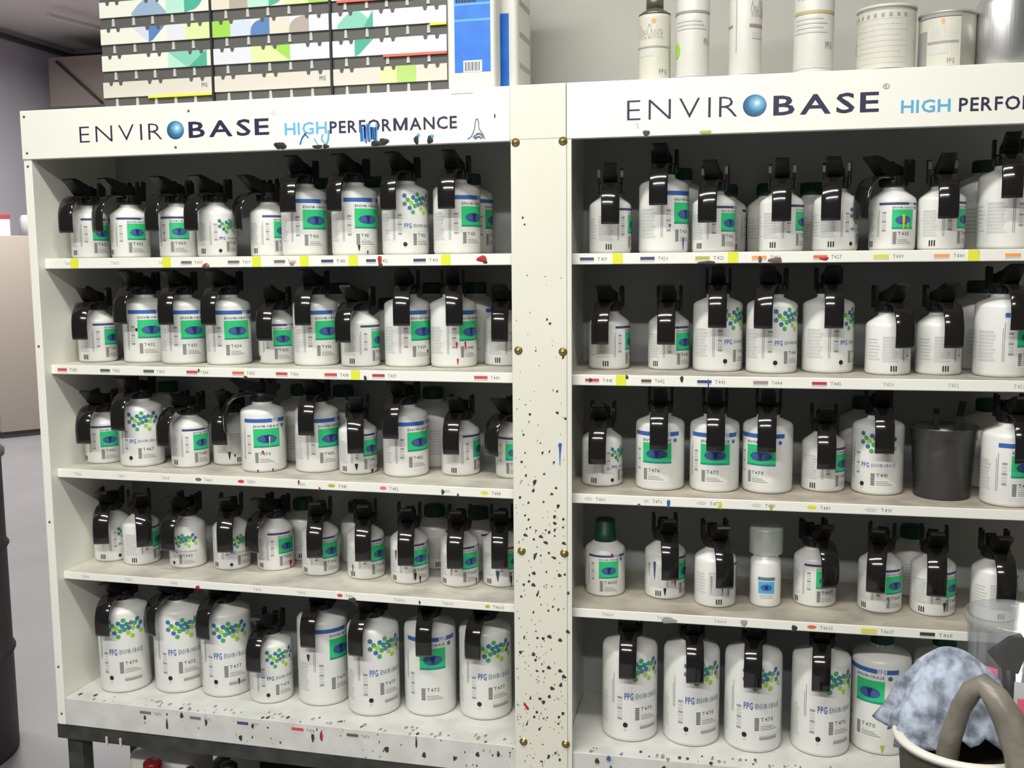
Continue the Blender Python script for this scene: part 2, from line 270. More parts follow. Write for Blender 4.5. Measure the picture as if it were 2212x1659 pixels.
TAGS=[ ('L', 1, 0.0624, None, '-', 'T402'), ('L', 1, 0.1666, None, '-', 'T403'), ('L', 1, 0.2702, None, '-', 'T404'), ('L', 1, 0.3211, 0.3439, 'grey', 'T405'), ('L', 1, 0.4201, 0.4442, 'grey', 'T409'),
  ('L', 1, 0.5157, 0.5383, 'grey', 'T410'), ('L', 1, 0.6109, 0.6349, 'navy', 'T411'), ('L', 1, 0.6994, 0.7183, 'navy', 'T412'), ('L', 1, 0.7904, 0.8141, 'navy', 'T413'), ('R', 1, 0.0116, 0.0358, 'navy', 'T419'),
  ('R', 1, 0.1155, 0.1399, 'navy', 'T420'), ('R', 1, 0.2084, 0.2323, 'olive', 'T421'), ('R', 1, 0.3016, 0.3257, 'orange', 'T423'), ('R', 1, 0.4009, 0.423, 'redorange', 'T427'), ('R', 1, 0.4957, 0.5195, 'yellow', 'T430'),
  ('R', 1, 0.5885, 0.6124, 'orange', 'T440'), ('R', 1, 0.6956, 0.7189, 'orange', 'T441'), ('L', 2, 0.0334, 0.0548, 'red', 'T431'), ('L', 2, 0.1312, 0.1532, 'green', 'T432'), ('L', 2, 0.2278, 0.2514, 'green', 'T433'),
  ('L', 2, 0.3223, 0.3463, 'red', 'T434'), ('L', 2, 0.4204, 0.4449, 'redorange', 'T435'), ('L', 2, 0.5115, 0.5354, 'red', 'T436'), ('L', 2, 0.6109, 0.636, 'red', 'T438'), ('L', 2, 0.706, 0.7305, 'crimson', 'T439'),
  ('L', 2, 0.9016, 0.9267, 'red', 'T440'), ('R', 2, 0.0206, 0.0451, 'red', 'T441'), ('R', 2, 0.1185, 0.136, 'brown', 'T442'), ('R', 2, 0.2142, 0.2384, 'navy', 'T443'), ('R', 2, 0.3078, 0.3323, 'mauve', 'T444'),
  ('R', 2, 0.4039, 0.4278, 'crimson', 'T445'), ('R', 2, 0.5154, None, '-', 'T450'), ('R', 2, 0.6161, None, '-', 'T452'), ('R', 2, 0.7157, None, '-', 'T453'), ('L', 3, 0.0561, None, '-', 'T466'),
  ('L', 3, 0.1557, None, '-', 'T467'), ('L', 3, 0.255, None, '-', 'T468'), ('L', 3, 0.3308, 0.3449, 'grey', 'T469'), ('L', 3, 0.423, 0.4369, 'red', 'T470'), ('L', 3, 0.5461, None, '-', 'T480'),
  ('L', 3, 0.6109, 0.626, 'olive', 'T481'), ('L', 3, 0.7155, 0.7293, 'pink', 'T482'), ('L', 3, 0.8335, None, '-', 'T484'), ('L', 3, 0.9113, 0.9262, 'yellow', 'T488'), ('R', 3, 0.019, 0.0339, 'pale', 'T460'),
  ('R', 3, 0.1239, 0.1336, 'pale', 'T476'), ('R', 3, 0.2153, 0.2327, 'pale', 'T477'), ('R', 3, 0.3086, 0.3257, 'pale', 'T479'), ('R', 3, 0.4007, 0.4166, 'yellow', 'T489'), ('R', 3, 0.4945, 0.5145, 'pale', 'T491'),
  ('L', 4, 0.0608, None, '-', 'T490'), ('L', 4, 0.1604, None, '-', 'T492'), ('L', 4, 0.2619, None, '-', 'T493'), ('L', 4, 0.4448, None, '-', 'T494'), ('L', 4, 0.5385, None, '-', 'T495'), ('L', 4, 0.6235, 0.6349, 'red', 'T496'),
  ('L', 4, 0.7365, None, '-', 'T4601'), ('L', 4, 0.8327, None, '-', 'T4600'), ('L', 4, 0.9177, 0.9266, 'olive', 'T4603'), ('R', 4, 0.0492, None, '-', 'T4600'), ('R', 4, 0.1475, None, '-', 'T4602'),
  ('R', 4, 0.2468, None, '-', 'T4604'), ('R', 4, 0.4064, 0.4218, 'redorange', 'T4605'), ('R', 4, 0.4954, 0.5208, 'yellow', 'T4607'), ('R', 4, 0.5898, 0.6139, 'dark', 'T4611'), ('L', 5, 0.1941, 0.2196, 'grey', 'T470'),
  ('L', 5, 0.3069, 0.3318, 'grey', 'T472'), ('L', 5, 0.4116, 0.4359, 'navy', 'T477'), ('L', 5, 0.5285, 0.554, 'red', 'T478'), ('L', 5, 0.6439, 0.6677, 'brown', 'T479'),
]
STICK=[('L', 1, 0.0866), ('L', 1, 0.2903), ('L', 1, 0.4796), ('L', 1, 0.5767), ('L', 1, 0.6741), ('L', 1, 0.8516), ('R', 1, 0.0766), ('R', 1, 0.2705), ('R', 1, 0.6486), ('L', 2, 0.673), ('R', 2, 0.0831), ]
SPECK= [(1.0005, -0.5002, 0.005, 0.0033), (1.0288, -0.5013, 0.005, 0.0033), (1.0375, -0.5118, 0.0055, 0.0033), (1.0705, -0.5111, 0.005, 0.0033), (1.054, -0.4756, 0.0044, 0.0033), (1.0536, -0.4638, 0.0033, 0.0044),
  (1.0155, -0.5692, 0.0044, 0.0039), (1.0625, -0.57, 0.0044, 0.0039), (1.0179, -0.5375, 0.0028, 0.0089), (1.0601, -0.4445, 0.0033, 0.005), (1.0146, -0.5909, 0.005, 0.0039), (1.0489, -0.4229, 0.0033, 0.0028),
  (1.0063, -0.4408, 0.0022, 0.0033), (1.0338, -0.4379, 0.0022, 0.0028), (1.0, -0.464, 0.0022, 0.0028), (1.0064, -0.4713, 0.0022, 0.0033), (1.0695, -0.4675, 0.0028, 0.0033), (1.0158, -0.507, 0.0028, 0.0028),
  (1.0438, -0.4924, 0.0028, 0.0039), (1.0376, -0.4889, 0.0022, 0.0022), (1.0539, -0.488, 0.0022, 0.0044), (1.0523, -0.5385, 0.0055, 0.0028), (1.0432, -0.5303, 0.0028, 0.0028), (0.9968, -0.5914, 0.0028, 0.0033),
  (1.0064, -0.5848, 0.0028, 0.0033), (1.0719, -0.5678, 0.0028, 0.0028), (1.0779, -0.6012, 0.0028, 0.0033), (1.0222, -0.6067, 0.0022, 0.0077), (1.06, -0.6333, 0.0022, 0.0039), (1.0417, -0.6365, 0.0022, 0.0028),
  (1.0501, -0.6286, 0.0022, 0.0028), (0.992, -0.6138, 0.0028, 0.0028), (1.0143, -0.6414, 0.0017, 0.0039), (0.991, -0.4319, 0.0028, 0.0033), (1.0029, -0.4886, 0.0017, 0.0028), (1.0095, -0.4854, 0.0017, 0.0028),
  (1.0197, -0.4907, 0.0017, 0.0028), (1.0691, -0.4822, 0.0028, 0.0022), (1.0539, -0.4987, 0.0022, 0.0022), (1.0283, -0.5358, 0.0017, 0.0028), (1.0385, -0.5654, 0.0017, 0.0033), (1.0437, -0.6848, 0.0053, 0.0041),
  (1.0632, -0.6896, 0.0047, 0.0041), (1.077, -0.6725, 0.0047, 0.0035), (1.0319, -0.6889, 0.0035, 0.0035), (1.0215, -0.6889, 0.0029, 0.0029), (0.9899, -0.7183, 0.0035, 0.0041), (1.0139, -0.7201, 0.0041, 0.0047),
  (1.0177, -0.7306, 0.0029, 0.0035), (1.0423, -0.7427, 0.0047, 0.0041), (1.0631, -0.747, 0.0047, 0.0041), (1.07, -0.7572, 0.0053, 0.0041), (1.0641, -0.7733, 0.0035, 0.0053), (1.0482, -0.7812, 0.0053, 0.0041),
  (1.0429, -0.7971, 0.0035, 0.0041), (1.0259, -0.803, 0.0035, 0.0035), (1.032, -0.8088, 0.0041, 0.0047), (1.0195, -0.829, 0.0029, 0.0035), (1.0146, -0.8385, 0.0029, 0.0035), (1.0678, -0.8267, 0.0035, 0.0041),
  (1.0604, -0.8341, 0.0029, 0.0035), (1.0243, -0.8608, 0.0024, 0.0041), (1.0595, -0.8469, 0.0024, 0.0029), (1.001, -0.853, 0.0018, 0.0053), (1.0076, -0.8031, 0.0018, 0.0047), (0.9971, -0.6898, 0.0018, 0.0047),
  (1.0204, -0.7509, 0.0035, 0.0024), (1.0319, -0.7503, 0.0029, 0.0029), (1.0411, -0.9117, 0.0029, 0.0059), (1.0539, -0.9035, 0.0024, 0.0035), (1.0618, -0.9154, 0.0029, 0.0035), (1.0389, -0.8372, 0.0018, 0.0024),
  (1.0323, -0.8396, 0.0018, 0.0024), (1.0413, -0.1148, 0.0022, 0.0029), (1.0466, -0.1217, 0.0029, 0.0029), (1.059, -0.24, 0.0022, 0.0029), (1.0591, -0.2777, 0.0037, 0.0029), (1.0734, -0.2876, 0.0029, 0.0029),
  (1.0101, -0.2818, 0.0029, 0.0029), (0.9981, -0.3186, 0.0022, 0.0029), (1.0323, -0.3499, 0.0022, 0.0037), (1.0449, -0.3469, 0.0015, 0.0037), (1.0529, -0.3659, 0.0022, 0.0029), (0.9944, -0.3674, 0.0029, 0.0029),
  (1.0021, -0.3916, 0.0022, 0.0037), (1.0179, -0.403, 0.0037, 0.0066), (1.0154, -0.4183, 0.0029, 0.0044), (1.0565, -0.4118, 0.0029, 0.0029), (1.0487, -0.4228, 0.0029, 0.0029), (1.0351, -0.3876, 0.0022, 0.0029),
  (1.0697, -0.1801, 0.0022, 0.0044), (1.0212, -0.1694, 0.0015, 0.0022), (0.9993, 0.0604, 0.0022, 0.0029), (1.0026, 0.0489, 0.0022, 0.0022)]

BOLTS= [(0.9878, 0.1878), (1.0701, 0.1872), (0.99, -0.1693), (1.0693, -0.1707), (0.9933, -0.5296), (1.071, -0.5291), (0.9943, -0.8883), (1.0728, -0.8841)]

# ---------------------------------------------------------------- the room
WALLM = mat('grey_painted_wall', (180, 179, 172), .75, noise=.10, nscale=3, dark=(170, 168, 160))
FARWALL = mat('lilac_grey_wall', (186, 183, 192), .8, noise=.15, nscale=1.2, dark=(168, 165, 170))
FLOORM = mat('grey_concrete_floor', (140, 137, 142), .5, noise=.35, nscale=2.2, dark=(120, 116, 118))
CEILM = mat('warm_grey_ceiling', (226, 219, 214), .85)
def struct(name, b): return tag(b.build(name), kind='structure')
struct('floor', MB().box(-6.6, 4.2, -3.2, 9.0, -.08, 0, FLOORM))
struct('ceiling', MB().box(-6.6, 4.2, .2, 9.0, ZO + 2.5, ZO + 2.6, CEILM))
struct('wall_left', MB().box(-6.55, -6.4, -1.5, 9.0, 0, ZO + 2.5, FARWALL))
struct('wall_far', MB().box(-6.4, 4.2, 8.85, 9.0, 0, ZO + 2.5, FARWALL))
struct('wall_back', MB().box(.16, 4.2, .36, .48, 0, ZO + 2.5, WALLM))
tag(MB().tube([(-6.39, y, ZO + 2.42) for y in (2, 8.8)], .03, mat('dark_trim', (92, 88, 88), .7), 8).build('trim_1'), kind='structure')
tag(MB().tube([(x, 8.82, ZO + 2.42) for x in (-6.4, 4)], .03, mat('dark_trim', (92, 88, 88), .7), 8).build('trim_2'), kind='structure')

# ---------------------------------------------------------------- the two racks
XR, DLT = 1.0842, .036574
RK = {'L': dict(top=.2833, hb=.1910, s=[(0., -.0204), (-.2113, -.2303), (-.4232, -.4413), (-.6378, -.6538)], b=(-.9014, -.9594), x0=0., x1=1.030),
      'R': dict(top=.2835, hb=.1910, s=[(-.0014, -.0207), (-.2121, -.2315), (-.4255, -.4433), (-.6362, -.6533)], b=(-.9014, -.9594), x0=-.034, x1=1.02)}
DEPTH = .275
RE = {'L': empty('paint_rack', (0, 0, ZO), 0, 'white paint rack on the left, its whole left side in view', 'rack', 'paint bottle racks'),
      'R': empty('paint_rack', (XR, 0, ZO), DLT, 'white paint rack right of the spattered centre post', 'rack', 'paint bottle racks')}
ROWS = {'L': [], 'R': []}
def world(u, x, y, z=0.):
    if u == 'L': return Vector((x, y, ZO + z))
    return Vector((XR + cos(DLT) * x - sin(DLT) * y, sin(DLT) * x + cos(DLT) * y, ZO + z))
SHELVES = {}
SOIL = {('L', 0): (216, 214, 204), ('R', 0): (210, 207, 196), ('L', 1): (206, 202, 190), ('R', 1): (188, 183, 170), ('L', 2): (204, 199, 186), ('R', 2): (186, 178, 163), ('L', 3): (208, 203, 191), ('R', 3): (182, 175, 160)}
for u in 'LR':
    k = RK[u]; E = RE[u]; x1 = k['x1']; t = .018; xi = k['x0']
    MB().box(xi, xi + t, 0 if u == 'L' else .014, DEPTH, k['b'][1], k['top'] - .001, WHITE, .0012).build('side_panel', E)
    MB().box(x1 - t, x1, .003, DEPTH, k['b'][1], k['top'] - .001, WHITE, .0012).build('side_panel', E)
    MB().box(xi + t, x1 - t, DEPTH - .008, DEPTH, k['b'][1], k['top'], BACKM).build('back_panel', E)
    MB().box(xi + t, x1 - t, .014, DEPTH - .008, k['top'] - .016, k['top'] - .0005, WHITE).build('top_panel', E)
    h1 = .9775 if u == 'L' else x1
    hd = MB().box(0 if u == 'L' else -.008, h1, -.003, .013, k['hb'], k['top'], WHITE, .0012).build('header_board', E)
    for i, (zt, zb) in enumerate(k['s']):
        sh = MB().box(xi + t + .0004, x1 - t - .0004, .020, DEPTH - .0085, zb, zt, WHITE, .0015).build('shelf', E); SHELVES[(u, i + 1)] = sh
        sh.data.materials.append(mat('soiled_shaded_shelf_%s%d' % (u, i), SOIL[(u, i)], .55, noise=.75, nscale=15, dark=tuple(int(v * .74) for v in SOIL[(u, i)])))  # soil, with mottle contrast raised to paint in lit streaks and grey shadows
        for p in sh.data.polygons:
            if p.normal.z > .9: p.material_index = 1
    bs = MB().box(xi + t + .0004, x1 - t - .0004, .0005 if u == 'L' else .0032, DEPTH - .0085, k['b'][1], k['b'][0], BASEM, .0015).build('base_shelf', E); SHELVES[(u, 5)] = bs
    # printing on the header
    y = -.0034
    if u == 'L':
        letters('ENVIR', 't', .131, .308, .2180, .2505, y, INK['deep'], hd, .22); letters('BASE', 'b', .3634, .5268, .2195, .2490, y, INK['deep'], hd)
        letters('HIGH', 'b', .5575, .6400, .2170, .2385, y, INK['sky'], hd); letters('PERFORMANCE', 'b', .6452, .8830, .2165, .2380, y, INK['deep'], hd)
        letters('®', 'r', .532, .5415, .2520, .2600, y, INK['light'], hd); bx, bz, br = .3362, .2342, .0178
    else:
        letters('ENVIR', 't', .094, .2735, .2170, .2525, y, INK['deep'], hd, .22); letters('BASE', 'b', .3305, .4932, .2175, .2490, y, INK['deep'], hd)
        letters('HIGH', 'b', .5265, .6000, .2136, .2335, y, INK['cyan'], hd); letters('PERFORMANCE', 'b', .6125, .833, .2130, .2340, y, INK['deep'], hd)
        letters('®', 'r', .4985, .5085, .2515, .2600, y, INK['grey'], hd); bx, bz, br = .3010, .2338, .0188
    ball = MB(); ball.add([(bx + br * cos(2 * pi * i / 40), y, bz + br * .94 * sin(2 * pi * i / 40)) for i in range(40)], [tuple(range(40))], ball_material()); ball.build('printed_globe', hd)
    # screws on the frame
    scr = [(.010, .272), (.012, .203), (.0095, .178), (.009, -.173), (.009, -.53), (.009, -.835), (.010, -.936), (.365, .268), (.335, .203)] if u == 'L' else []
    for sx, sz in scr: 
        s_ = MB().lathe([(0, .0016), (.0022, .0014), (.0028, 0)], STEEL, 10).build('screw', E); s_.rotation_euler = (RD(90), 0, 0); s_.location = (sx, -.0028 if sz > .19 else .0002, sz)
# centre post that covers the joint
E = RE['L']
post = MB().box(.9785, 1.0762, -.0045, .0, -.99, .1925, POSTM, .0012).build('centre_post', E)
MB().box(1.0764, 1.0846, -.0030, .0002, -.99, .1903, POSTM, .0008).build('post_edge_strip', E)
MB().box(.9778, 1.0751, -.0034, .012, .1930, .2836, POSTM, .0008).build('header_filler', E)
for (x, z) in BOLTS:
    b = MB().lathe([(0, .0052), (.003, .0046), (.0052, .002), (.0056, 0), (.0075, 0), (.0075, -.0003)], BRASS, 16).build('bolt', E); b.location = (x, -.0047, z); b.rotation_euler = (RD(90), 0, 0)
sp = MB()
for (x, z, rx, rz) in SPECK: sp.blob(x, z, rx * .85, rz * .85, -.0047, INK['speck'], tilt=-.35)
for i in range(260):
    z = .10 - 1.05 * random.random() ** .55; 
    if random.random() < .25 + (-z if z < 0 else 0): sp.blob(random.uniform(.983, 1.073), z, random.uniform(.0006, .0016), random.uniform(.0008, .0026), -.0046, random.choice([INK['speck'], INK['speckf'], INK['speckf']]), 7, .0003)
for (x, z) in ((.9975, -.8165), (1.0005, -.8205), (1.0025, -.8235)): sp.blob(x, z, .0028, .0030, -.0049, INK['redpaint'])
tag(sp.build('paint_spatter', post), kind='stuff')
MB().plate([(1.0612, -.3313), (1.0672, -.3313), (1.0650, -.350), (1.0640, -.3709), (1.0630, -.3709), (1.0624, -.350)], -.0050, INK['bluepaint']).build('blue_paint_run', post)
# spatter and runs on the two base fronts, the header and the shelf edges
def base_spatter(u, x0, x1, big):
    s = MB()
    for (x, z, rx, rz, m) in big: s.blob(x, z, rx, rz, .0001, INK[m])
    for i in range(46):
        x = x0 + (x1 - x0) * random.random() ** .5; s.blob(x, random.uniform(-.957, -.904), random.uniform(.0006, .0022), random.uniform(.0008, .0035), .0002, random.choice([INK['speck'], INK['speckf'], INK['speckf']]), 7, .0003)
    for i in range(80):
        x = random.uniform(x0, x1); yy = random.uniform(.004, .034); r = random.uniform(.0008, .0032); zt = -.9012
        s.add([(x, yy, zt + .0004)] + [(x + r * cos(a) * 1.2, yy + r * sin(a) * 2.2, zt) for a in [2 * pi * k / 7 for k in range(7)]], [(0, 1 + k, 1 + (k + 1) % 7) for k in range(7)], random.choice([INK['speck'], INK['speckf'], INK['speckf'], INK['mid']]))
    tag(s.build('paint_spatter', SHELVES[(u, 5)]), kind='stuff')
base_spatter('L', .03, .975, [(.255, -.934, .0025, .012, 'speck'), (.289, -.912, .004, .006, 'speck'), (.343, -.921, .003, .007, 'speck'), (.205, -.925, .003, .005, 'speck'), (.445, -.918, .003, .005, 'speck'), (.418, -.945, .004, .006, 'speck'), (.573, -.928, .0035, .009, 'speck'),
    (.591, -.923, .0032, .011, 'redpaint'), (.582, -.910, .0015, .004, 'blue'), (.725, -.935, .005, .006, 'speck'), (.785, -.915, .002, .012, 'speck'), (.800, -.938, .004, .006, 'speck'), (.86, -.938, .003, .005, 'speck'), (.905, -.925, .004, .005, 'speck'), (.945, -.92, .003, .006, 'speck')])
base_spatter('R', .01, .9, [(.045, -.913, .004, .005, 'speck'), (.066, -.906, .004, .005, 'blue'), (.07, -.926, .002, .008, 'navy'), (.165, -.915, .004, .004, 'speck'), (.26, -.915, .003, .004, 'speck')])
hd = [c for c in RE['L'].children if c.name.startswith('header_board')][0]
def stroke(pts, w, m, y=-.0040, parent=None):
    sm = MB(); pt = parent or hd
    for (a, b) in zip(pts[:-1], pts[1:]):
        d = Vector((b[0] - a[0], b[1] - a[1])); L = d.length or 1; nx, nz = -d.y / L, d.x / L
        sm.plate([(a[0] + nx * w, a[1] + nz * w), (b[0] + nx * w * .8, b[1] + nz * w * .8), (b[0] - nx * w * .8, b[1] - nz * w * .8), (a[0] - nx * w, a[1] - nz * w)], y, INK[m])
    sm.build('paint_smear', pt)
for pts, w, m in [([(.587, .199), (.591, .210), (.599, .2195)], .0015, 'blue'), ([(.597, .217), (.604, .210)], .0012, 'navy'), ([(.615, .2085), (.622, .197)], .0012, 'cyan'), ([(.632, .216), (.629, .206), (.636, .199)], .0013, 'cyan'), ([(.6435, .222), (.642, .206), (.638, .198)], .0018, 'cyan')]: stroke(pts, w, m)
for i in range(13):
    x = .7035 + .0026 * i + random.uniform(-.0006, .0006); stroke([(x, random.uniform(.222, .2335)), (x + random.uniform(-.0015, .0015), random.uniform(.193, .205))], random.uniform(.0010, .0019), ['blue', 'bluepaint', 'cyan', 'deep', 'bluepaint'][i % 5])
for (x, z, rx, rz) in [(.5445, .199, .009, .006), (.554, .1975, .006, .006), (.621, .194, .010, .0035), (.637, .194, .006, .004), (.735, .1955, .013, .005), (.748, .1985, .009, .006), (.8085, .199, .0045, .008), (.8335, .1985, .0055, .007)]: MB().blob(x, z, rx, rz, -.0040, INK['black'], 11, .001).build('paint_drip', hd)
for (x, z, rx, rz, m) in [(.812, .2075, .003, .003, 'cyan'), (.838, .205, .003, .003, 'cyan'), (.951, .2345, .0012, .004, 'deep')]: MB().blob(x, z, rx, rz, -.0042, INK[m]).build('paint_drip', hd)
stroke([(.902, .197), (.909, .2015), (.9145, .213), (.9165, .228), (.919, .231), (.9215, .228), (.9225, .214), (.930, .204), (.933, .196)], .0009, 'hexs'); stroke([(.912, .199), (.920, .206), (.926, .205), (.930, .198)], .0018, 'hexs'); stroke([(.915, .197), (.922, .201), (.927, .197)], .0012, 'navy')
hr = [c for c in RE['R'].children if c.name.startswith('header_board')][0]
MB().blob(.126, .196, .006, .005, -.004, INK['speck']).build('paint_drip', hr); MB().blob(.223, .1945, .010, .003, -.004, INK['olive']).build('paint_drip', hr); stroke([(.110, .213), (.113, .203)], .0006, 'mid', parent=hr)
# shelf-edge labels and stickers
for n_, (u, n, x0, x1, c, code) in enumerate(TAGS):
    zt, zb = (RK[u]['s'][n - 1] if n < 5 else (-.9050, -.9235)); y = .0198 if n < 5 else .0002; zc = (zt + zb) / 2
    T = MB(); xe = x0 - .004
    if x1:
        ink = INK['dgreen' if c == 'green' else c]; hz = .0026 if n < 3 else .0030
        if n >= 3 and x1 - x0 < .02: T.add([(xx := (x0 + x1) / 2, y, zc)] + [((x0 + x1) / 2 + (x1 - x0) / 2 * cos(2 * pi * k / 14), y, zc + .0034 * sin(2 * pi * k / 14)) for k in range(14)], [(0, 1 + k, 1 + (k + 1) % 14) for k in range(14)], ink)
        else: T.plate([(x0, zc - hz), (x1, zc - hz), (x1, zc + hz), (x0, zc + hz)], y, ink); T.plate([(x0, zc - hz - .003), (x1, zc - hz - .003), (x1, zc - hz), (x0, zc - hz)], y, INK['light'])
        xe = x1
    text_flat(T, code, 'r', xe + .006, xe + .006 + .0042 * len(code), zc - .0035, zc + .0030, y, INK['grey'] if x1 else INK['mid'])
    T.build('edge_label', SHELVES[(u, n)])
STK = mat('yellow_sticker', (216, 222, 56), .6)
for (u, n, x) in STICK:
    zt, zb = RK[u]['s'][n - 1]; MB().box(x - .0085, x + .0085, .0190, .0199, zb + .0008, zt - .0006, STK).build('yellow_sticker', SHELVES[(u, n)])
def edge_blobs(u, n, lst):
    zt, zb = RK[u]['s'][n - 1]; s = MB()
    for (x, dz, rx, rz, m) in lst: s.blob(x, (zt + zb) / 2 + dz, rx, rz, .0196, INK[m], 9, .0015)
    tag(s.build('paint_drops', SHELVES[(u, n)]), kind='stuff')
edge_blobs('L', 1, [(.374, -.007, .008, .005, 'brown'), (.377, -.006, .004, .004, 'redorange'), (.726, .0, .004, .010, 'redpaint'), (.727, -.008, .004, .005, 'speck'), (.919, .001, .010, .006, 'redpaint'), (.925, -.004, .004, .004, 'speck'), (.552, -.004, .006, .004, 'mauve')])
edge_blobs('R', 1, [(.228, -.008, .016, .003, 'speck'), (.315, -.004, .003, .007, 'brown'), (.340, -.005, .012, .005, 'brown'), (.418, -.003, .008, .003, 'redpaint')])
edge_blobs('L', 2, [(.349, .003, .002, .004, 'speck'), (.692, -.006, .003, .006, 'speck'), (.448, -.008, .004, .003, 'speck')])
edge_blobs('R', 2, [(.030, .0, .003, .004, 'speck'), (.0935, .006, .003, .004, 'speck'), (.188, .004, .003, .006, 'speck'), (.2330, -.003, .0012, .008, 'bluepaint')])
edge_blobs('L', 3, [(.5515, .004, .002, .005, 'redpaint'), (.594, -.007, .002, .004, 'redpaint'), (.839, -.002, .003, .005, 'speck'), (.868, -.006, .002, .003, 'speck')])
edge_blobs('R', 3, [(.1675, -.003, .003, .008, 'bluepaint'), (.116, -.008, .003, .003, 'navy'), (.256, -.003, .003, .007, 'yellowpaint'), (.342, -.002, .003, .006, 'olive')])
edge_blobs('L', 4, [(.326, -.005, .005, .004, 'redpaint'), (.655, -.007, .008, .005, 'speck'), (.79, -.002, .002, .004, 'speck')])
edge_blobs('R', 4, [(.170, -.004, .014, .006, 'mid'), (.30, .0, .006, .006, 'mid'), (.385, -.004, .005, .006, 'speck')])

# ---------------------------------------------------------------- paint bottles
DIA = {'A': .0752, 'B': .0880, 'C': .1034}; NT = {'A': .1095, 'B': .1405, 'C': .1930}
PROF = {'A': [(0, 0), (.0330, 0), (.0360, .0012), (.0376, .0050), (.0376, .0815), (.0368, .0860), (.0340, .0895), (.0205, .0995), (.0180, .1015), (.0176, .1035), (.0176, .1110)],
        'B': [(0, 0), (.0390, 0), (.0422, .0014), (.0440, .0060), (.0440, .1145), (.0430, .1195), (.0395, .1230), (.0245, .1295), (.0205, .1312), (.0200, .1330), (.0200, .1425)],
        'C': [(0, 0), (.0455, 0), (.0496, .0016), (.0517, .0080), (.0517, .1640), (.0508, .1715), (.0470, .1765), (.0270, .1840), (.0210, .1858), (.0205, .1875), (.0205, .1945)]}
BODY = {t: MB().lathe(p, HDPE, 44).mesh('body') for t, p in PROF.items()}
def lid_meshes():
    m = {}
    b = MB().lathe([(.0212, -.0030), (.0222, -.0015), (.0222, .0125), (.0205, .0155), (.0, .0157)], BLACKP, 28)
    b.prism([(-.0180, .012), (.0200, .012), (.0240, .020), (.0160, .030), (-.0120, .031), (-.0185, .026)], -.0125, .0125, BLACKP)
    b.prism([(-.0180, .012), (-.0310, .017), (-.0370, .027), (-.0345, .030), (-.0260, .025), (-.0180, .026)], -.0085, .0085, BLACKP)
    for k in range(14):
        a = 2 * pi * k / 14; x, y = .0222 * cos(a), .0222 * sin(a); b.box(x - .0011, x + .0011, y - .0011, y + .0011, -.001, .012, BLACKP)
    m['lid'] = b.mesh('lid')
    m['lever'] = MB().prism([(-.0060, .024), (.0100, .020), (.0230, .012), (.0360, .018), (.0460, .028), (.0600, .0400), (.0645, .0430), (.0620, .0462), (.0550, .0468), (.0400, .0440), (.0260, .0390), (.0120, .0350), (.0, .0340), (-.0060, .031)], -.0112, .0112, BLACKP).mesh('thumb_lever')
    m['handle'] = MB().strap([(.0150, .0095), (.0280, .0122), (.0400, .0122), (.0500, .0102), (.0580, .0064), (.0648, .0008), (.0700, -.0060), (.0736, -.0140), (.0758, -.0230), (.0766, -.0330), (.0766, -.0460), (.0762, -.0550), (.0750, -.0595)], .0315, .0048, HANDLEM).mesh('pouring_handle')
    m['plate'] = MB().prism([(-.0240, .004), (-.0040, .004), (-.0010, .026), (-.0030, .0415), (-.0080, .0420), (-.0095, .033), (-.0155, .033), (-.0175, .0430), (-.0245, .0405)], -.0026, .0026, BLACKP).mesh('hinge_plate')
    return m
LID = lid_meshes()
CAPS = MB().lathe([(.0206, -.006), (.0215, -.004), (.0215, .012), (.0195, .016), (0, .0162)], GREENCAP, 30).mesh('screw_cap')
CAP = MB().lathe([(.0196, -.014), (.0205, -.012), (.0205, .004), (.0188, .006), (.0182, .026), (.0165, .029), (0, .0292)], GREENCAP, 30).mesh('screw_cap')
HEX = [(-36, .80, 'hexb'), (-36, .45, 'hexs'), (-28, .62, 'hexg'), (-24, .28, 'hexb'), (-20, .50, 'lime'), (-16, .10, 'hexg'), (-15, .72, 'hexb'), (-11, .36, 'hexg'), (-7, .60, 'teal'), (-4, .85, 'hexg'), (-2, .42, 'hexs'),
       (3, .66, 'teal'), (6, .25, 'lime'), (8, .48, 'hexb'), (13, .70, 'hexs'), (15, .08, 'lime'), (17, .45, 'lime'), (22, .66, 'hexg'), (28, .82, 'hexb'), (30, .42, 'hexs'), (36, .60, 'hexb'), (37, .22, 'lime')]
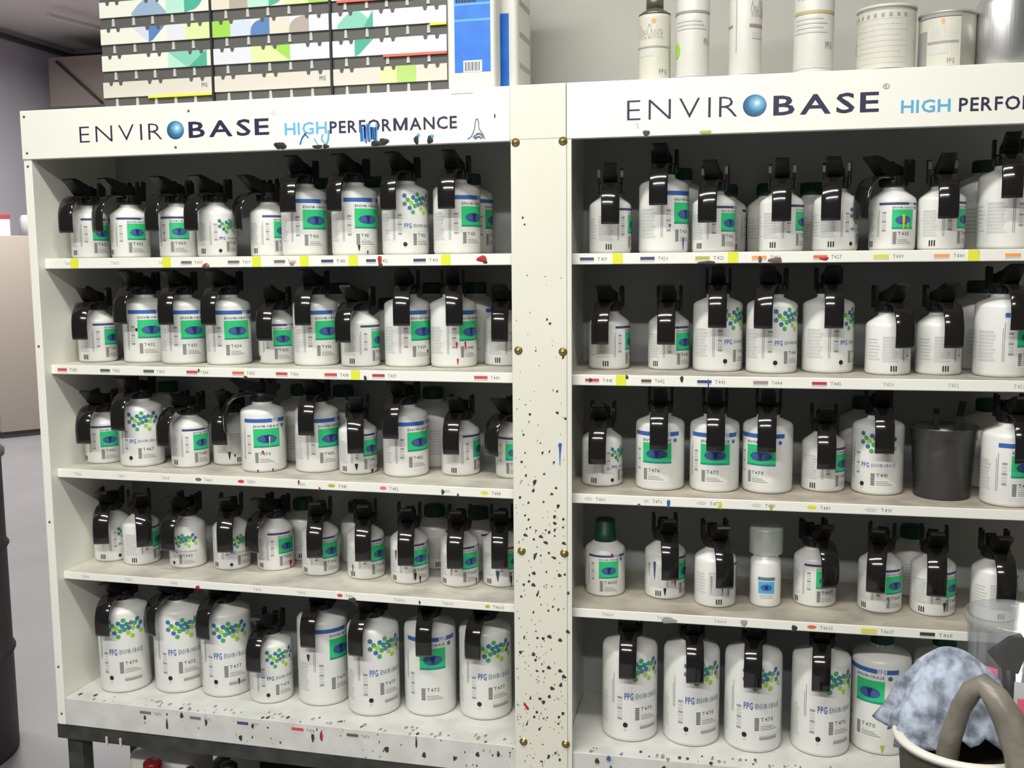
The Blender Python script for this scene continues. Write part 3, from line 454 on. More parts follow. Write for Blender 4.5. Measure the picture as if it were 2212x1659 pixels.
def label_mesh(t, kind, code, drips=()):
    D = DIA[t]; w = Wrap(D / 2); I = INK
    if kind == 'G':
        sq, band, txt, bar, dq = {'A': ((.47, .90), (1.00, 1.055), (.92, .965), (.14, .41), 29), 'B': ((.57, .99), (1.13, 1.215), (1.02, 1.075), (.22, .46), 35), 'C': ((.93, 1.34), (1.47, 1.55), (1.38, 1.43), (.33, .57), 29)}[t]
        w.rect(-62, 14, band[0] * D, band[1] * D, I['blue'] if t != 'A' else I['navy']); w.rect(32, 56, band[0] * D, band[1] * D, I['blue'] if t != 'A' else I['navy'])
        w.text('PPG', 'r', 16, band[0] * D, (band[1] - band[0]) * D * 1.1, I['logo'], 1, 14)
        w.text('ENVIROBASE', 'r', -dq + 1, txt[0] * D, (txt[1] - txt[0]) * D, I['deep'], 1, 2 * dq - 2)
        w.rect(-dq, dq, sq[0] * D, sq[1] * D, I['green']); w.rect(-dq, dq, sq[0] * D, (sq[0] + .035) * D, I['teal'], 1)
        zc = (sq[0] * .55 + sq[1] * .45) * D
        w.ell(0, zc, dq * .74, .095 * D, I['ell'], 1); w.ell(-dq * .37, zc, dq * .27, .066 * D, I['elll'], 2, 8); w.ell(dq * .37, zc, dq * .27, .066 * D, I['elll'], 2, 8); w.mb.add([w.p(-dq * .2, zc + .075 * D, 3), w.p(dq * .2, zc + .075 * D, 3), w.p(dq * .04, zc - .075 * D, 3), w.p(-dq * .04, zc - .075 * D, 3)], [(0, 1, 2, 3)], I['elld'])
        w.ell(dq + 10, (txt[0] + .02) * D, 5, .04 * D, I['hexb'], 1, 6)
        bf = -dq + 3
    else:
        z0, z1, lg, bar = {'A': (.60, 1.0, (.44, .52), (.14, .40)), 'B': (.84, 1.33, (.56, .66), (.20, .45)), 'C': (1.14, 1.58, (.80, .93), (.42, .66))}[t]
        for (f, q, c) in HEX: w.hexa(f, (z0 + (z1 - z0) * q) * D, .050 * D, I[c], 1)
        for (a, b) in ((0, 2), (2, 4), (4, 7), (7, 8), (8, 11), (11, 13), (13, 16), (16, 17), (17, 18)):
            fa, qa, _ = HEX[a]; fb, qb, _ = HEX[b]; za, zb = (z0 + (z1 - z0) * qa) * D, (z0 + (z1 - z0) * qb) * D; hw = .018 * D
            w.mb.add([w.p(fa, za - hw), w.p(fb, zb - hw), w.p(fb, zb + hw), w.p(fa, za + hw)], [(0, 1, 2, 3)], I['hexg'])
        w.text('PPG', 'b', -38, lg[0] * D, (lg[1] - lg[0]) * D, I['logo'], 1, 18); w.text('ENVIROBASE', 'r', -15, (lg[0] + .015) * D, (lg[1] - lg[0] - .03) * D, I['hexs'], 1, 54)
        w.ell(-36, (bar[0] + (.02 if t != 'C' else -.09)) * D, 5.2, .046 * D, I['black'], 1, 8); w.rect(-39, -33, (bar[0] - (.07 if t != 'C' else .20)) * D, (bar[0] - (.045 if t != 'C' else .16)) * D, I['light'])
        if t == 'C': w.rect(-6, 34, .25 * D, .30 * D, I['mid']); w.rect(-6, 34, .31 * D, .325 * D, I['light'])
        bf = -16
    # barcode, code and small print below
    h = (bar[1] - bar[0]) * D
    w.rect(bf - 3, bf + 62, (bar[0] - .03) * D, (bar[1] + .03) * D, I['pale' if t == 'A' else 'wht'], -.6)
    for k in range(7): w.rect(bf, bf + 9, bar[0] * D + h * k / 7, bar[0] * D + h * (k + .82) / 7, I['grey'])
    w.text(code, 'b', bf + 12, bar[0] * D + h * .70, h * .30, I['grey'], 1); w.rect(bf + 12, bf + 27, bar[0] * D + h * .48, bar[0] * D + h * .54, I['light'])
    for k in range(3): w.rect(bf + 12, bf + 50 - 6 * k, bar[0] * D + h * (.02 + .14 * k), bar[0] * D + h * (.09 + .14 * k), I['mid'])
    # side of the label: small print in columns
    top = {'A': .92, 'B': 1.05, 'C': 1.3}[t]
    for k in range(2): w.rect(-62 - 3.4 * k, -61 - 3.4 * k, (.30 if t != 'C' else .7) * D, top * D * (.98 - .1 * k), I['grey'])
    for k in range(7): w.rect(-53, -43, (.42 + k * .065) * D, (.462 + k * .065) * D, I['light'] if k % 3 else I['mid'])
    for k in range(9): w.rect(-118, -78 - (k * 5) % 7, (.30 + k * .066) * D, (.345 + k * .066) * D, I['light'])
    for k in range(7): w.rect(-160, -124 - (k * 7) % 9, (.34 + k * .075) * D, (.37 + k * .075) * D, I['light'])
    if t == 'A':
        for k in range(3): w.rect(-97 + 6.2 * k, -93.6 + 6.2 * k, .085 * D, .215 * D, I['black'])
    for (f, z0, z1, wd_, c) in drips: w.drip(f, z0 * D, z1 * D, wd_, I[c])
    return w.mb.mesh('label')
ORD = ['first', 'second', 'third', 'fourth', 'fifth', 'sixth', 'seventh', 'eighth', 'ninth', 'tenth']
SHN = {1: 'top shelf', 2: 'second shelf', 3: 'third shelf', 4: 'fourth shelf', 5: 'bottom shelf'}; RKN = {'L': 'left rack', 'R': 'right rack'}
SIZE = {'A': 'small', 'B': 'medium', 'C': 'large'}
DR = {('R', 1, 2): [(-9, .02, .30, 3, 'bluepaint'), (-45, .5, .56, 3, 'navy')], ('R', 1, 6): [(0, .40, .80, 4, 'yellowpaint'), (12, .38, .62, 2, 'yellowpaint')], ('L', 2, 9): [(-42, .40, .55, 2.4, 'redpaint'), (-20, .36, .56, 2.4, 'redpaint'), (-40, .05, .2, 2.4, 'redpaint')],
      ('L', 2, 8): [(14, .24, .36, 3, 'black')], ('L', 2, 2): [(-38, .72, .80, 4, 'black')], ('L', 3, 5): [(-12, .40, .50, 3, 'redpaint'), (-26, .0, .07, 2, 'black'), (12, .0, .08, 2, 'black'), (6, .57, .82, 2, 'light')], ('L', 3, 4): [(-120, .15, .38, 4, 'black'), (-104, .22, .3, 3, 'black')],
      ('L', 4, 8): [(-60, .55, 1.0, 3, 'black'), (-20, .08, .3, 4, 'black'), (-5, .0, .2, 3, 'black'), (40, .3, .7, 3, 'black'), (-80, .6, .9, 3, 'speck')], ('L', 4, 6): [(-70, .4, .8, 2, 'black')], ('L', 4, 10): [(-60, .15, .45, 5, 'navy'), (-20, .0, .3, 3, 'black'), (30, .2, .5, 4, 'speck')],
      ('L', 4, 7): [(-88, .15, .40, 2, 'black')], ('L', 4, 9): [(-60, .35, .9, 2.5, 'black'), (20, .0, .2, 2.5, 'black')], ('L', 4, 5): [(12, .02, .24, 6, 'redpaint')], ('L', 3, 7): [(-50, .12, .3, 5, 'black'), (0, .0, .12, 5, 'black'), (30, .05, .2, 3, 'black'), (5, .5, .6, 5, 'redpaint')],
      ('R', 4, 2): [(-100, .45, .95, 4, 'navy'), (-70, .1, .3, 4, 'black'), (-40, .3, .9, 5, 'speck'), (-120, .5, .9, 3, 'mid')], ('R', 4, 3): [(-110, .3, .8, 3, 'mid'), (-80, .3, .85, 3, 'speck'), (-60, .2, .8, 3, 'mid')], ('R', 4, 7): [(-50, .55, 1.05, 4, 'yellowpaint'), (-30, .1, .35, 4, 'speck'), (-20, .3, .6, 3, 'green')],
      ('R', 4, 6): [(-28, .2, .34, 5, 'light')], ('R', 4, 1): [(8, 1.0, 1.10, 3, 'redpaint')], ('L', 1, 5): [(-4, .1, .36, 3, 'black')], ('L', 1, 7): [(-26, .08, .22, 3, 'black'), (-4, .0, .1, 2, 'black')], ('L', 5, 3): [(16, .22, .36, 2, 'black')], ('L', 5, 5): [(-78, .9, 1.05, 4, 'speck')],
      ('R', 5, 5): [(28, .05, .2, 4, 'olive')], ('L', 1, 2): [(30, 1.08, 1.15, 6, 'olive')], ('R', 1, 4): [(-20, .3, .4, 2, 'mid')]}
CODES = {}
for (u, n, x0, x1, c, code) in TAGS: CODES.setdefault((u, n), []).append(code)
cnt = {}
for (u, n, x, y, t, kind, beta, lid) in BOT:
    if t == 'K': continue
    i = cnt[(u, n)] = cnt.get((u, n), 0) + 1
    if t == 'S': continue
    zt = RK[u]['s'][n - 1][0] if n < 5 else RK[u]['b'][0]; rot = DLT if u == 'R' else 0
    cl = CODES.get((u, n), ['T470']); code = cl[(i - 1) % len(cl)]
    where = '%s from left on %s, %s' % (ORD[i - 1] if i <= 10 else 'last', RKN[u], SHN[n])
    look = {'G': 'green-label', 'H': 'hexagon-print'}[kind]
    E = empty('paint_bottle', world(u, x, y, zt + .0002), RD(beta) + rot, '%s %s paint bottle%s, %s' % (SIZE[t], look, '' if lid is not None else ' with no handle', where), 'bottle', 'white paint bottles in the front rows')
    link('body', BODY[t], E)
    link('label', label_mesh(t, kind, code, DR.get((u, n, i), ())), E)
    if lid is None:
        c = link('screw_cap', CAP, E); c.location = (0, 0, NT[t] + .002)
        continue
    L = link('lid', LID['lid'], E); L.location = (0, 0, NT[t]); L.rotation_euler = (0, 0, RD(lid - beta))
    link('thumb_lever', LID['lever'], L); link('pouring_handle', LID['handle'], L)
    for sy in (-.0205, .0205): link('hinge_plate', LID['plate'], L).location = (0, sy, 0)
SPL = {t: label_mesh(t, 'G', 'T470') for t in 'AB'}
sc = {}
for (u, n, x, y, t) in SPARE:
    i = sc[(u, n)] = sc.get((u, n), 0) + 1; tot = sum(1 for q in SPARE if q[0] == u and q[1] == n)
    zt = RK[u]['s'][n - 1][0]; y = DEPTH - .0095 - DIA[t] / 2
    near = min(((abs(b[2] - x), k) for k, b in enumerate([b for b in BOT if b[0] == u and b[1] == n and b[4] != 'K'])))[1]
    E = empty('spare_paint_bottle', world(u, x, y, zt + .0002), RD(10 + random.uniform(-14, 30)), '%s spare bottle with green cap behind %s bottle of %s, %s' % (SIZE[t], ORD[near], RKN[u], SHN[n]), 'bottle', 'spare green-capped bottles behind the front rows')
    link('body', BODY[t], E); link('label', SPL[t], E); link('screw_cap', CAPS, E).location = (0, 0, NT[t] + .001)
# small squeeze bottle with a clear cap, right rack, fourth shelf
u, n, x, y = [b for b in BOT if b[4] == 'S'][0][:4]; zt = RK[u]['s'][3][0]
E = empty('squeeze_bottle', world(u, x, y, zt + .0002), RD(-86), 'narrow white squeeze bottle with frosted cap and teal label, fourth shelf', 'bottle')
MB().lathe([(0, 0), (.0245, 0), (.0268, .0015), (.0275, .005), (.0275, .078), (.0262, .084), (.0225, .088), (.0225, .112), (.012, .114), (.009, .116), (.004, .130), (0, .1305)], HDPE, 32).build('body', E)
MB().lathe([(.0300, .096), (.0300, .140), (.0285, .144), (0, .1445), (0, .1425), (.027, .1425), (.0284, .139), (.0284, .096)], clear('frosted_clear_plastic', (232, 236, 232), .30, .06, .3), 28, caps=False).build('frosted_cap', E)
w = Wrap(.0275); w.rect(-32, 32, .050, .056, INK['hexs']); w.rect(-30, 30, .026, .048, INK['cyan']); w.ell(0, .037, 22, .006, INK['blue'], 1); w.ell(0, .037, 6, .004, INK['elld'], 2, 6); w.rect(-24, 24, .017, .024, INK['light']); link('label', w.mb.mesh('label'), E)
# dark translucent mixing cup with two stir sticks, right rack, third shelf
u, n, x, y = [b for b in BOT if b[4] == 'K'][0][:4]; zt = RK[u]['s'][2][0]; P = world(u, x, y, zt + .0002)
E = empty('mixing_cup', P, 0, 'smoky plastic mixing cup holding dark paint on the right rack', 'cup')
CUPM = clear('smoky_cup_plastic', (120, 122, 124), .16, .07, .2)
MB().lathe([(0, 0), (.0450, 0), (.0462, .002), (.0520, .1000), (.0535, .1010), (.0540, .1190), (.0560, .1200), (.0560, .1225), (.0525, .1225), (.0500, .1000), (.0440, .004), (0, .004)], CUPM, 40).build('cup_wall', E)
MB().lathe([(0, .0045), (.0438, .0045), (.0496, .0975), (0, .0975)], mat('dark_paint', (26, 26, 27), .25), 40).build('paint_fill', E)
STICKM = mat('stained_stir_stick', (34, 33, 32), .6)
s = MB().box(-.0045, .0045, -.0015, .0015, 0, .150, STICKM, .0006).build('stir_stick'); s.location = P + Vector((-.010, -.012, .003)); s.rotation_euler = (RD(-6), RD(1), .3); tag(s, 'straight dark stir stick standing in the smoky cup', 'stick', 'stir sticks in the cup')
s = MB().box(-.0060, .0060, -.0015, .0015, 0, .160, STICKM, .0006).build('stir_stick'); s.location = P + Vector((.004, .0, .0075)); s.rotation_euler = (RD(-3), RD(11), .2); tag(s, 'slanted dark stir stick leaning right in the smoky cup', 'stick', 'stir sticks in the cup')
# brown card leaning on the inside of the left rack
c = MB().box(0, .0018, 0, .125, 0, .120, mat('kraft_card', (170, 160, 132), .8, noise=.2, nscale=20), .0003).build('brown_card'); c.location = world('L', .0235, .100, -.2108); c.rotation_euler = (0, RD(-1.5), 0)
tag(c, 'tan card leaning on the left rack side, second shelf', 'card')

# ---------------------------------------------------------------- colour-chart racks on the left rack
CH = {k: mat('card_' + k, c, .55) for k, c in dict(cream=(222, 222, 210), lilac=(212, 213, 220), beige=(206, 202, 190), tan=(214, 206, 190), taupe=(168, 158, 148), dome=(142, 166, 190), palebl=(196, 206, 220), blue=(84, 122, 174), mint=(172, 216, 198), teal=(66, 166, 140), tealm=(126, 194, 174), lime=(206, 226, 158), green=(150, 202, 74), yellow=(220, 222, 66), red=(220, 104, 88), greenm=(168, 200, 108)).items()}
DARKG = mat('charcoal_rack_plastic', (84, 83, 80), .55); TABM = mat('white_tab', (186, 185, 178), .5); BLK = mat('black_divider', (30, 30, 31), .5)
PATT = [  # per rack, rows from the bottom: (c0,c1,colour,shape) in six columns; first entry = ground colour
 [('beige', [], (.42, 1, 'yellow')), ('cream', [(3.7, 4.7, 'tealm', 'r'), (3.7, 4.7, 'mint', 'tl'), (4.7, 5.8, 'tealm', 'r'), (4.8, 5.8, 'teal', 'tr')], None), ('cream', [(1.8, 2.7, 'palebl', 'tu'), (2.7, 3.6, 'blue', 'td'), (3.7, 4.7, 'lilac', 'r'), (4.7, 6, 'lime', 'r')], None), ('cream', [(1.8, 3.7, 'dome', 'dome'), (3.7, 4.7, 'mint', 'r'), (4.7, 5.7, 'teal', 'q')], None), ('cream', [(.0, 1.5, 'lime', 'r')], None), ('cream', [], None)],
 [('beige', [(2.9, 3.2, 'lime', 'r2')], None), ('lilac', [(2.0, 3.0, 'lime', 'r'), (3.0, 4.0, 'green', 'r'), (3.0, 4.0, 'lime', 'tl')], None), ('lilac', [(0, .95, 'green', 'r'), (.95, 2.0, 'palebl', 'r'), (2.0, 3.0, 'blue', 'q2'), (3.0, 4.0, 'tan', 'r'), (4.0, 5.0, 'taupe', 'q2')], None), ('cream', [(0, .95, 'tan', 'r'), (.95, 1.9, 'taupe', 'r'), (1.9, 3.0, 'mint', 'r'), (3.0, 3.8, 'teal', 'q'), (3.8, 5.0, 'lime', 'r'), (5.0, 6, 'green', 'r')], None), ('cream', [], None), ('cream', [], None)],
 [('beige', [(2.5, 3.4, 'lime', 'r'), (3.4, 4.4, 'greenm', 'r')], None), ('lilac', [(1.2, 2.2, 'teal', 'td')], (.45, 1, 'red')), ('lilac', [(.3, 2.2, 'tealm', 'dome'), (1.7, 2.2, 'teal', 'tr')], (.86, 1, 'yellow')), ('cream', [], (.05, .72, 'red')), ('cream', [], None), ('cream', [], None)]]
CX = [(.1573, .3900), (.3958, .6300), (.6358, .8530)]
CHL = ['colour chart rack of white cards at the left end, yellow strip at bottom', 'middle colour chart rack with a lime green and blue card row', 'right colour chart rack with red edge strips beside the blue-label jug']
for r_, (xa, xb) in enumerate(CX):
    E = empty('colour_chart_rack', (0, 0, ZO + .2838), 0, CHL[r_], 'chart rack', 'colour chart racks on top of the left rack'); Z = lambda z: z - .2838; yf = .040
    MB().box(xa - .0015, xb + .0015, yf + .004, .20, 0, .31, DARKG, .001).build('case', E)
    if r_ < 2: MB().box(xb + .0016, xb + .0052, yf - .002, .20, 0, .31, BLK).build('divider', E)
    w6 = (xb - xa) / 6
    for k in range(6):
        z0 = .0235 + .0497 * k - .0005; z1 = z0 + .0290; g, cells, strip = PATT[r_][k]; C = MB()
        C.box(xa, xb, yf, yf + .0038, z0, z1, CH[g], .0004)
        for j, (a, b, c, shp) in enumerate(cells):
            x0, x1 = xa + a * w6, xa + b * w6; y = yf - .0002 - .00012 * j
            if shp == 'r': pl = [(x0, z0), (x1, z0), (x1, z1), (x0, z1)]
            elif shp == 'r2': pl = [(x0, z1 - .006), (x1, z1 - .006), (x1, z1), (x0, z1)]
            elif shp == 'tl': pl = [(x0, z0), (x1, z0), (x0, z1)]
            elif shp == 'tr': pl = [(x0, z0), (x1, z0), (x1, z1)]
            elif shp == 'td': pl = [(x0, z1), (x0, z0), (x0 + (x1 - x0) * .25, z0 + .004), (x1, z1)]
            elif shp == 'tu': pl = [(x0, z1), (x1, z0), (x1, z1)]
            elif shp == 'dome': pl = [(x0, z0), (x1, z0), (x1, z0 + .004), (x0 + (x1 - x0) * .80, z0 + .020), (x0 + (x1 - x0) * .62, z1), (x0 + (x1 - x0) * .38, z1), (x0 + (x1 - x0) * .20, z0 + .020), (x0, z0 + .006)]
            elif shp == 'q': pl = [(x0, z1), (x0, z0)] + [(x0 + (x1 - x0) * sin(q * pi / 16), z0 + (z1 - z0) * (1 - cos(q * pi / 16))) for q in range(3, 9)]
            else: pl = [(x1, z0), (x1, z1)] + [(x1 - (x1 - x0) * sin(q * pi / 12), z0 + (z1 - z0) * max(0, cos(q * pi / 12) ** .6)) for q in range(1, 7)] + [(x0, z0)]
            C.plate(pl, y, CH[c])
        if k == 0 and r_ < 2: text_flat(C, 'PPG', 'b', xb - .021, xb - .009, z0 + .011, z0 + .019, yf - .0006, INK['hexs'])
        C.build('card', E)
        if strip: MB().box(xa + strip[0] * (xb - xa), xa + strip[1] * (xb - xa), yf - .0012, yf + .003, z0 - .0042, z0 + .0002, CH[strip[2]]).build('edge_strip', E)
        T = MB(); 
        for q in (.12, .31, .485, .665, .845): x = xa + q * (xb - xa); T.prism([(x - .0034, z0 - .0160), (x + .0030, z0 - .0160), (x + .0018, z0 - .002), (x - .0024, z0 - .002)], yf + .0022, yf + .0045, TABM)
        tag(T.build('tabs', E), kind='stuff')
        T = MB()
        for q in (.08, .17, .44, .54, .82, .92): x = xa + q * (xb - xa); T.prism([(x - .0042, z1 + .0002), (x + .0042, z1 + .0002), (x + .0020, z1 - .0062), (x - .0022, z1 - .0062)], yf - .0012, yf + .003, DARKG)
        tag(T.build('teeth', E), kind='stuff')
# jugs
JUGM = mat('white_jug_plastic', (224, 224, 216), .4); BLUEL = mat('blue_jug_label', (28, 116, 214), .4, noise=.5, nscale=34, dark=(20, 84, 186))
def jug(x0, x1, y0, y1, h, label, lbl):
    E = empty('paint_jug', (0, 0, ZO + .2838), 0, label, 'jug', 'white jugs with blue labels')
    MB().box(x0, x1, y0, y1, 0, h, JUGM, .009).build('body', E); MB().lathe([(.016, h - .001), (.016, h + .012), (.020, h + .012), (.020, h + .034), (0, h + .034)], mat('white_cap', (228, 228, 222), .4), 24, (x0 + x1) / 2, (y0 + y1) / 2).build('cap', E)
    L = MB(); a, b, za, zb = lbl; L.box(a, b, y0 - .0006, y0 + .0008, za, zb, BLUEL, .0002)
    L.build('label', E); return E, y0
E, y0 = jug(.8562, .9440, .0300, .0740, .27, 'front white jug with bright blue label and barcode', (.8706, .9357, .0320, .26))
L = MB(); y = y0 - .0009
L.plate([(.8863, .0318), (.9206, .0318), (.9206, .0520), (.8863, .0520)], y, INK['panel'])
for k in range(13): x = .8895 + k * .0021; L.plate([(x, .034), (x + .0007 + .0006 * (k % 3 == 0), .034), (x + .0007 + .0006 * (k % 3 == 0), .049), (x, .049)], y - .0002, INK['black'])
tag(L.build('barcode', E), kind='stuff')
L = MB()
for z, a, b, m in [(.158, .874, .918, 'deep'), (.150, .874, .912, 'deep')]:
    for k in range(8): x = a + (b - a) * k / 8; L.plate([(x, z), (x + .0035, z), (x + .0035, z + .0055), (x, z + .0055)], y, INK[m])
for z in (.145, .118): L.plate([(.871, z), (.9354, z), (.9354, z + .004), (.871, z + .004)], y, INK['cyan'])
L.plate([(.871, .0005), (.9354, .0005), (.9354, .0315), (.871, .0315)], y + .0002, mat('pale_label', (206, 206, 202), .5)); tag(L.build('label_print', E), kind='stuff')
E, y0 = jug(.8740, .9690, .0900, .2050, .27, 'rear white jug with ribbed grey side behind the front jug', (.885, .9540, .004, .142))
for z in (.05, .105, .16): MB().box(.9660, .9700, .106, .190, z, z + .010, mat('grey_rib', (176, 174, 164), .6), .001).build('side_rib', E)
TAGM = mat('bright_paper_tag', (250, 250, 248), .5)
c = MB().box(.8735, .9120, -.0042, -.0032, .2745, .2830, TAGM).build('paper_tag', [c for c in RE['L'].children if c.name.startswith('header_board')][0])
# tins and cans on the right rack
TIN = mat('tin_metal', (176, 174, 164), .42, metal=.35); LBL = mat('white_can_label', (208, 208, 200), .4); LBLC = mat('cream_can_label', (202, 200, 186), .45); DTIN = mat('dull_tin', (112, 111, 98), .4, metal=.6)
def can(x, y, r, prof, label, parts, cat='can', name='paint_can'):
    E = empty(name, world('R', x, y, .2838), DLT + RD(-100 if x < .4 else -103), label, cat, 'cans on top of the right rack')
    for pn, pr, m in prof: MB().lathe(pr, m, 40).build(pn, E)
    w = Wrap(r, .0006); parts(w); tag(link('label_print', w.mb.mesh('label_print'), E), kind='stuff'); return E
def one(w, f, z, h, wd_, m='mid'): w.text('OneChoice', 'r', f, z, h, INK[m], 1, wd_)
def p1(w):
    w.rect(-75, 75, .002, .106, LBLC, -1); one(w, -50, .070, .026, 92); w.rect(-70, 72, .0555, .0585, INK['mid'], 1); w.rect(-50, 10, .042, .048, INK['light'], 1); w.text('PPG', 'r', 30, .012, .009, INK['grey'], 1, 30); w.ell(10, .099, 9, .004, INK['orange'], 1)
def p2(w):
    one(w, -56, .132, .026, 120); w.rect(-90, 90, .108, .112, INK['mid'], 1)
    for k in range(3): w.rect(-48, 60 - 8 * k, .082 + k * .006, .085 + k * .006, INK['light'], 1)
    w.ell(-50, .050, 15, .012, INK['lime'], 2); w.text('PPG', 'r', 52, .056, .012, INK['grey'], 1, 22); w.rect(-80, 80, .006, .011, INK['light'], 1)
def p3(w):
    w.rect(14, 80, .133, .140, INK['red'], 1); one(w, 26, .096, .028, 80); w.rect(22, 84, .080, .085, INK['mauve'], 1); w.rect(32, 80, .062, .072, INK['light'], 1); w.rect(-24, -22, .04, .145, INK['mid'], 1); w.rect(-90, -40, .082, .086, INK['mid'], 1); w.rect(-90, -40, .130, .134, INK['mid'], 1); w.rect(-10, 88, .006, .011, INK['light'], 1)
def p4(w):
    one(w, -50, .118, .030, 100); w.rect(-60, 80, .096, .101, mat('ink_tan', (190, 168, 120), .5), 1)
    for k in range(4): w.rect(-52, 44 - 12 * (k % 2), .066 + k * .007, .069 + k * .007, INK['light'], 1)
    w.text('PPG', 'r', 40, .040, .012, INK['grey'], 1, 24); w.rect(-70, 70, .010, .016, INK['light'], 1)
def p5(w):
    w.rect(-88, 84, .004, .094, LBLC, -1)
    for k in range(9): w.rect(-70 + (k % 2) * 14, 46 - 6 * (k % 3), .012 + k * .0085, .0142 + k * .0085, INK['light'], 1)
    for k in range(9): w.rect(-80 + k * 15, -74 + k * 15, .083, .089, INK['mid'], 1)
    w.rect(-80, -76, .030, .052, INK['olive'], 1); w.rect(48, 49, .006, .092, INK['light'], 1)
def p6(w):
    w.rect(-70, 30, .003, .078, LBLC, -1); one(w, -30, .045, .023, 50, 'light'); w.rect(-38, 26, .038, .042, INK['mid'], 1); w.rect(-36, 4, .022, .030, INK['light'], 1); w.text('PPG', 'r', 4, .006, .009, INK['grey'], 1, 14); w.ell(-6, .072, 4, .004, INK['orange'], 1); w.rect(-66, -40, .004, .060, INK['mid'], 1); w.rect(-60, 30, .079, .085, INK['mid'], 1)  # the tall grey bar at the left is a painted dark reflection
can(.135, .052, .027, [('body', [(0, 0), (.027, 0), (.027, .108), (.0262, .111)], LBLC), ('cone_top', [(.0262, .111), (.0268, .114), (.016, .121), (.0145, .123)], DTIN), ('cap', [(.0145, .123), (.0145, .140), (.0125, .142), (0, .142)], DTIN)], 'short cone-top tin with dark screw cap', p1, 'tin', 'cone_top_tin')
can(.1985, .050, .028, [('body', [(0, 0), (.0275, 0), (.028, .002), (.028, .190), (.022, .202), (0, .204)], LBL)], 'tall white can with round green sticker', p2)
can(.285, .048, .0268, [('body', [(0, 0), (.0263, 0), (.0268, .002), (.0268, .190), (.021, .202), (0, .204)], LBL)], 'tall white can with red band at its top', p3)
can(.395, .054, .0322, [('body', [(0, 0), (.0317, 0), (.0322, .002), (.0322, .200), (.025, .212), (0, .214)], LBL)], 'tall white can with tan stripe', p4)
can(.5095, .060, .0455, [('body', [(0, 0), (.0455, 0), (.0455, .098)], TIN), ('lid', [(.0455, .098), (.0470, .099), (.0470, .103), (.043, .103), (.042, .100), (0, .100)], LBLC)], 'widest pale can with small print all round', p5)
can(.6025, .058, .0430, [('body', [(0, 0), (.043, 0), (.043, .084)], TIN), ('lid', [(.043, .084), (.0445, .085), (.0445, .089), (.041, .089), (.040, .086), (0, .086)], TIN)], 'squat can with half bare metal side and orange dot', p6)
ALU = mat('brushed_aluminium', (214, 214, 214), .42, metal=.9, bump=.15, nscale=9, stretch=(40, 40, .6))
E = empty('aluminium_bottle', world('R', .6875, .058, .2838), 0, 'brushed aluminium bottle at the right end, neck cut by frame', 'bottle')
MB().lathe([(0, 0), (.0420, 0), (.0430, .0015), (.0430, .094), (.0415, .102), (.036, .110), (.0345, .116), (.0345, .150), (.031, .160)], ALU, 48).build('body', E); MB().lathe([(.026, .160), (.028, .162), (.028, .185), (0, .186)], BLACKP, 24).build('cap', E)

# ---------------------------------------------------------------- stand under the racks and what is on it
DSTEEL = mat('dark_steel', (44, 46, 42), .5, noise=.3, nscale=25, dark=(90, 92, 86))
zb = ZO - .9596
ST = empty('steel_stand', (0, 0, 0), 0, 'dark steel stand carrying both paint racks', 'stand')
MB().box(-.006, 2.08, .003, .022, zb - .032, zb - .0006, DSTEEL, .002).build('front_rail', ST); MB().box(-.006, 2.08, .255, .280, zb - .032, zb - .0006, DSTEEL, .002).build('rear_rail', ST)
MB().box(-.006, .018, .0225, .2545, zb - .032, zb - .0006, DSTEEL, .002).build('end_rail', ST)
for lx in (.018, .98, 2.03):
    for ly in (.022, .230): MB().box(lx - .016, lx + .020, ly, ly + .034, 0, zb - .033, DSTEEL, .002).build('leg', ST)
MB().box(-.02, 2.07, .0, .275, .24, .262, DSTEEL, .002).build('lower_shelf', ST); MB().box(.31, 2.07, .270, .276, .262, zb - .035, mat('dark_shade_sheet', (30, 31, 29), .8)).build('shade_sheet', ST)  # the sheet is added: its dark colour stands in for shade under the racks
MB().tube([(.05, .245, .30), (.36, .245, zb - .05)], .012, DSTEEL).build('brace', ST)
E = empty('white_jug', (.165, .150, .2625), 0, 'white jug on the lower stand shelf, seen under the left rack', 'jug')
MB().box(-.085, .075, -.045, .055, 0, .275, JUGM, .02).build('body', E); MB().lathe([(.02, .27), (.02, .290), (0, .291)], JUGM, 20).build('cap', E)
E = empty('red_capped_bottle', (.176, .060, .2625), 0, 'bottle with dark red cap below the left rack', 'bottle')
MB().lathe([(0, 0), (.036, 0), (.038, .003), (.038, .19), (.030, .225), (.016, .245), (.016, .256)], mat('tan_bottle', (150, 132, 112), .5), 28).build('body', E); MB().lathe([(.0175, .250), (.019, .252), (.019, .284), (.016, .288), (0, .289)], mat('dark_red_cap', (128, 24, 26), .35), 28).build('cap', E)
for i, (x, h, lab) in enumerate([(.255, .27, 'small black spray nozzle bottle right of the red cap'), (.345, .29, 'black canister under the left rack near the brace'), (.45, .285, 'black canister under the left rack, middle of its base')]):
    E = empty('black_canister', (x, .075, .2625), 0, lab, 'canister', 'black canisters under the left rack')
    r = .022 if i == 0 else .036
    MB().lathe([(0, 0), (r, 0), (r, h - .05), (r * .5, h - .035), (r * .45, h - .03)], BLACKP, 24).build('body', E); MB().lathe([(r * .5, h - .03), (r * .5, h), (r * .35, h + .005), (0, h + .005)], BLACKP, 20).build('cap', E)
for i, (x, lab) in enumerate([(.118, 'left of two bright clips hanging under the left rack'), (.150, 'right of two bright clips hanging under the left rack')]):
    tag(MB().box(x - .0025, x + .0025, -.0075, -.0045, zb - .032, zb - .012, mat('bright_clip', (214, 220, 190), .3, metal=.4), .0008).build('clip'), lab, 'clip', 'clips under the left rack')
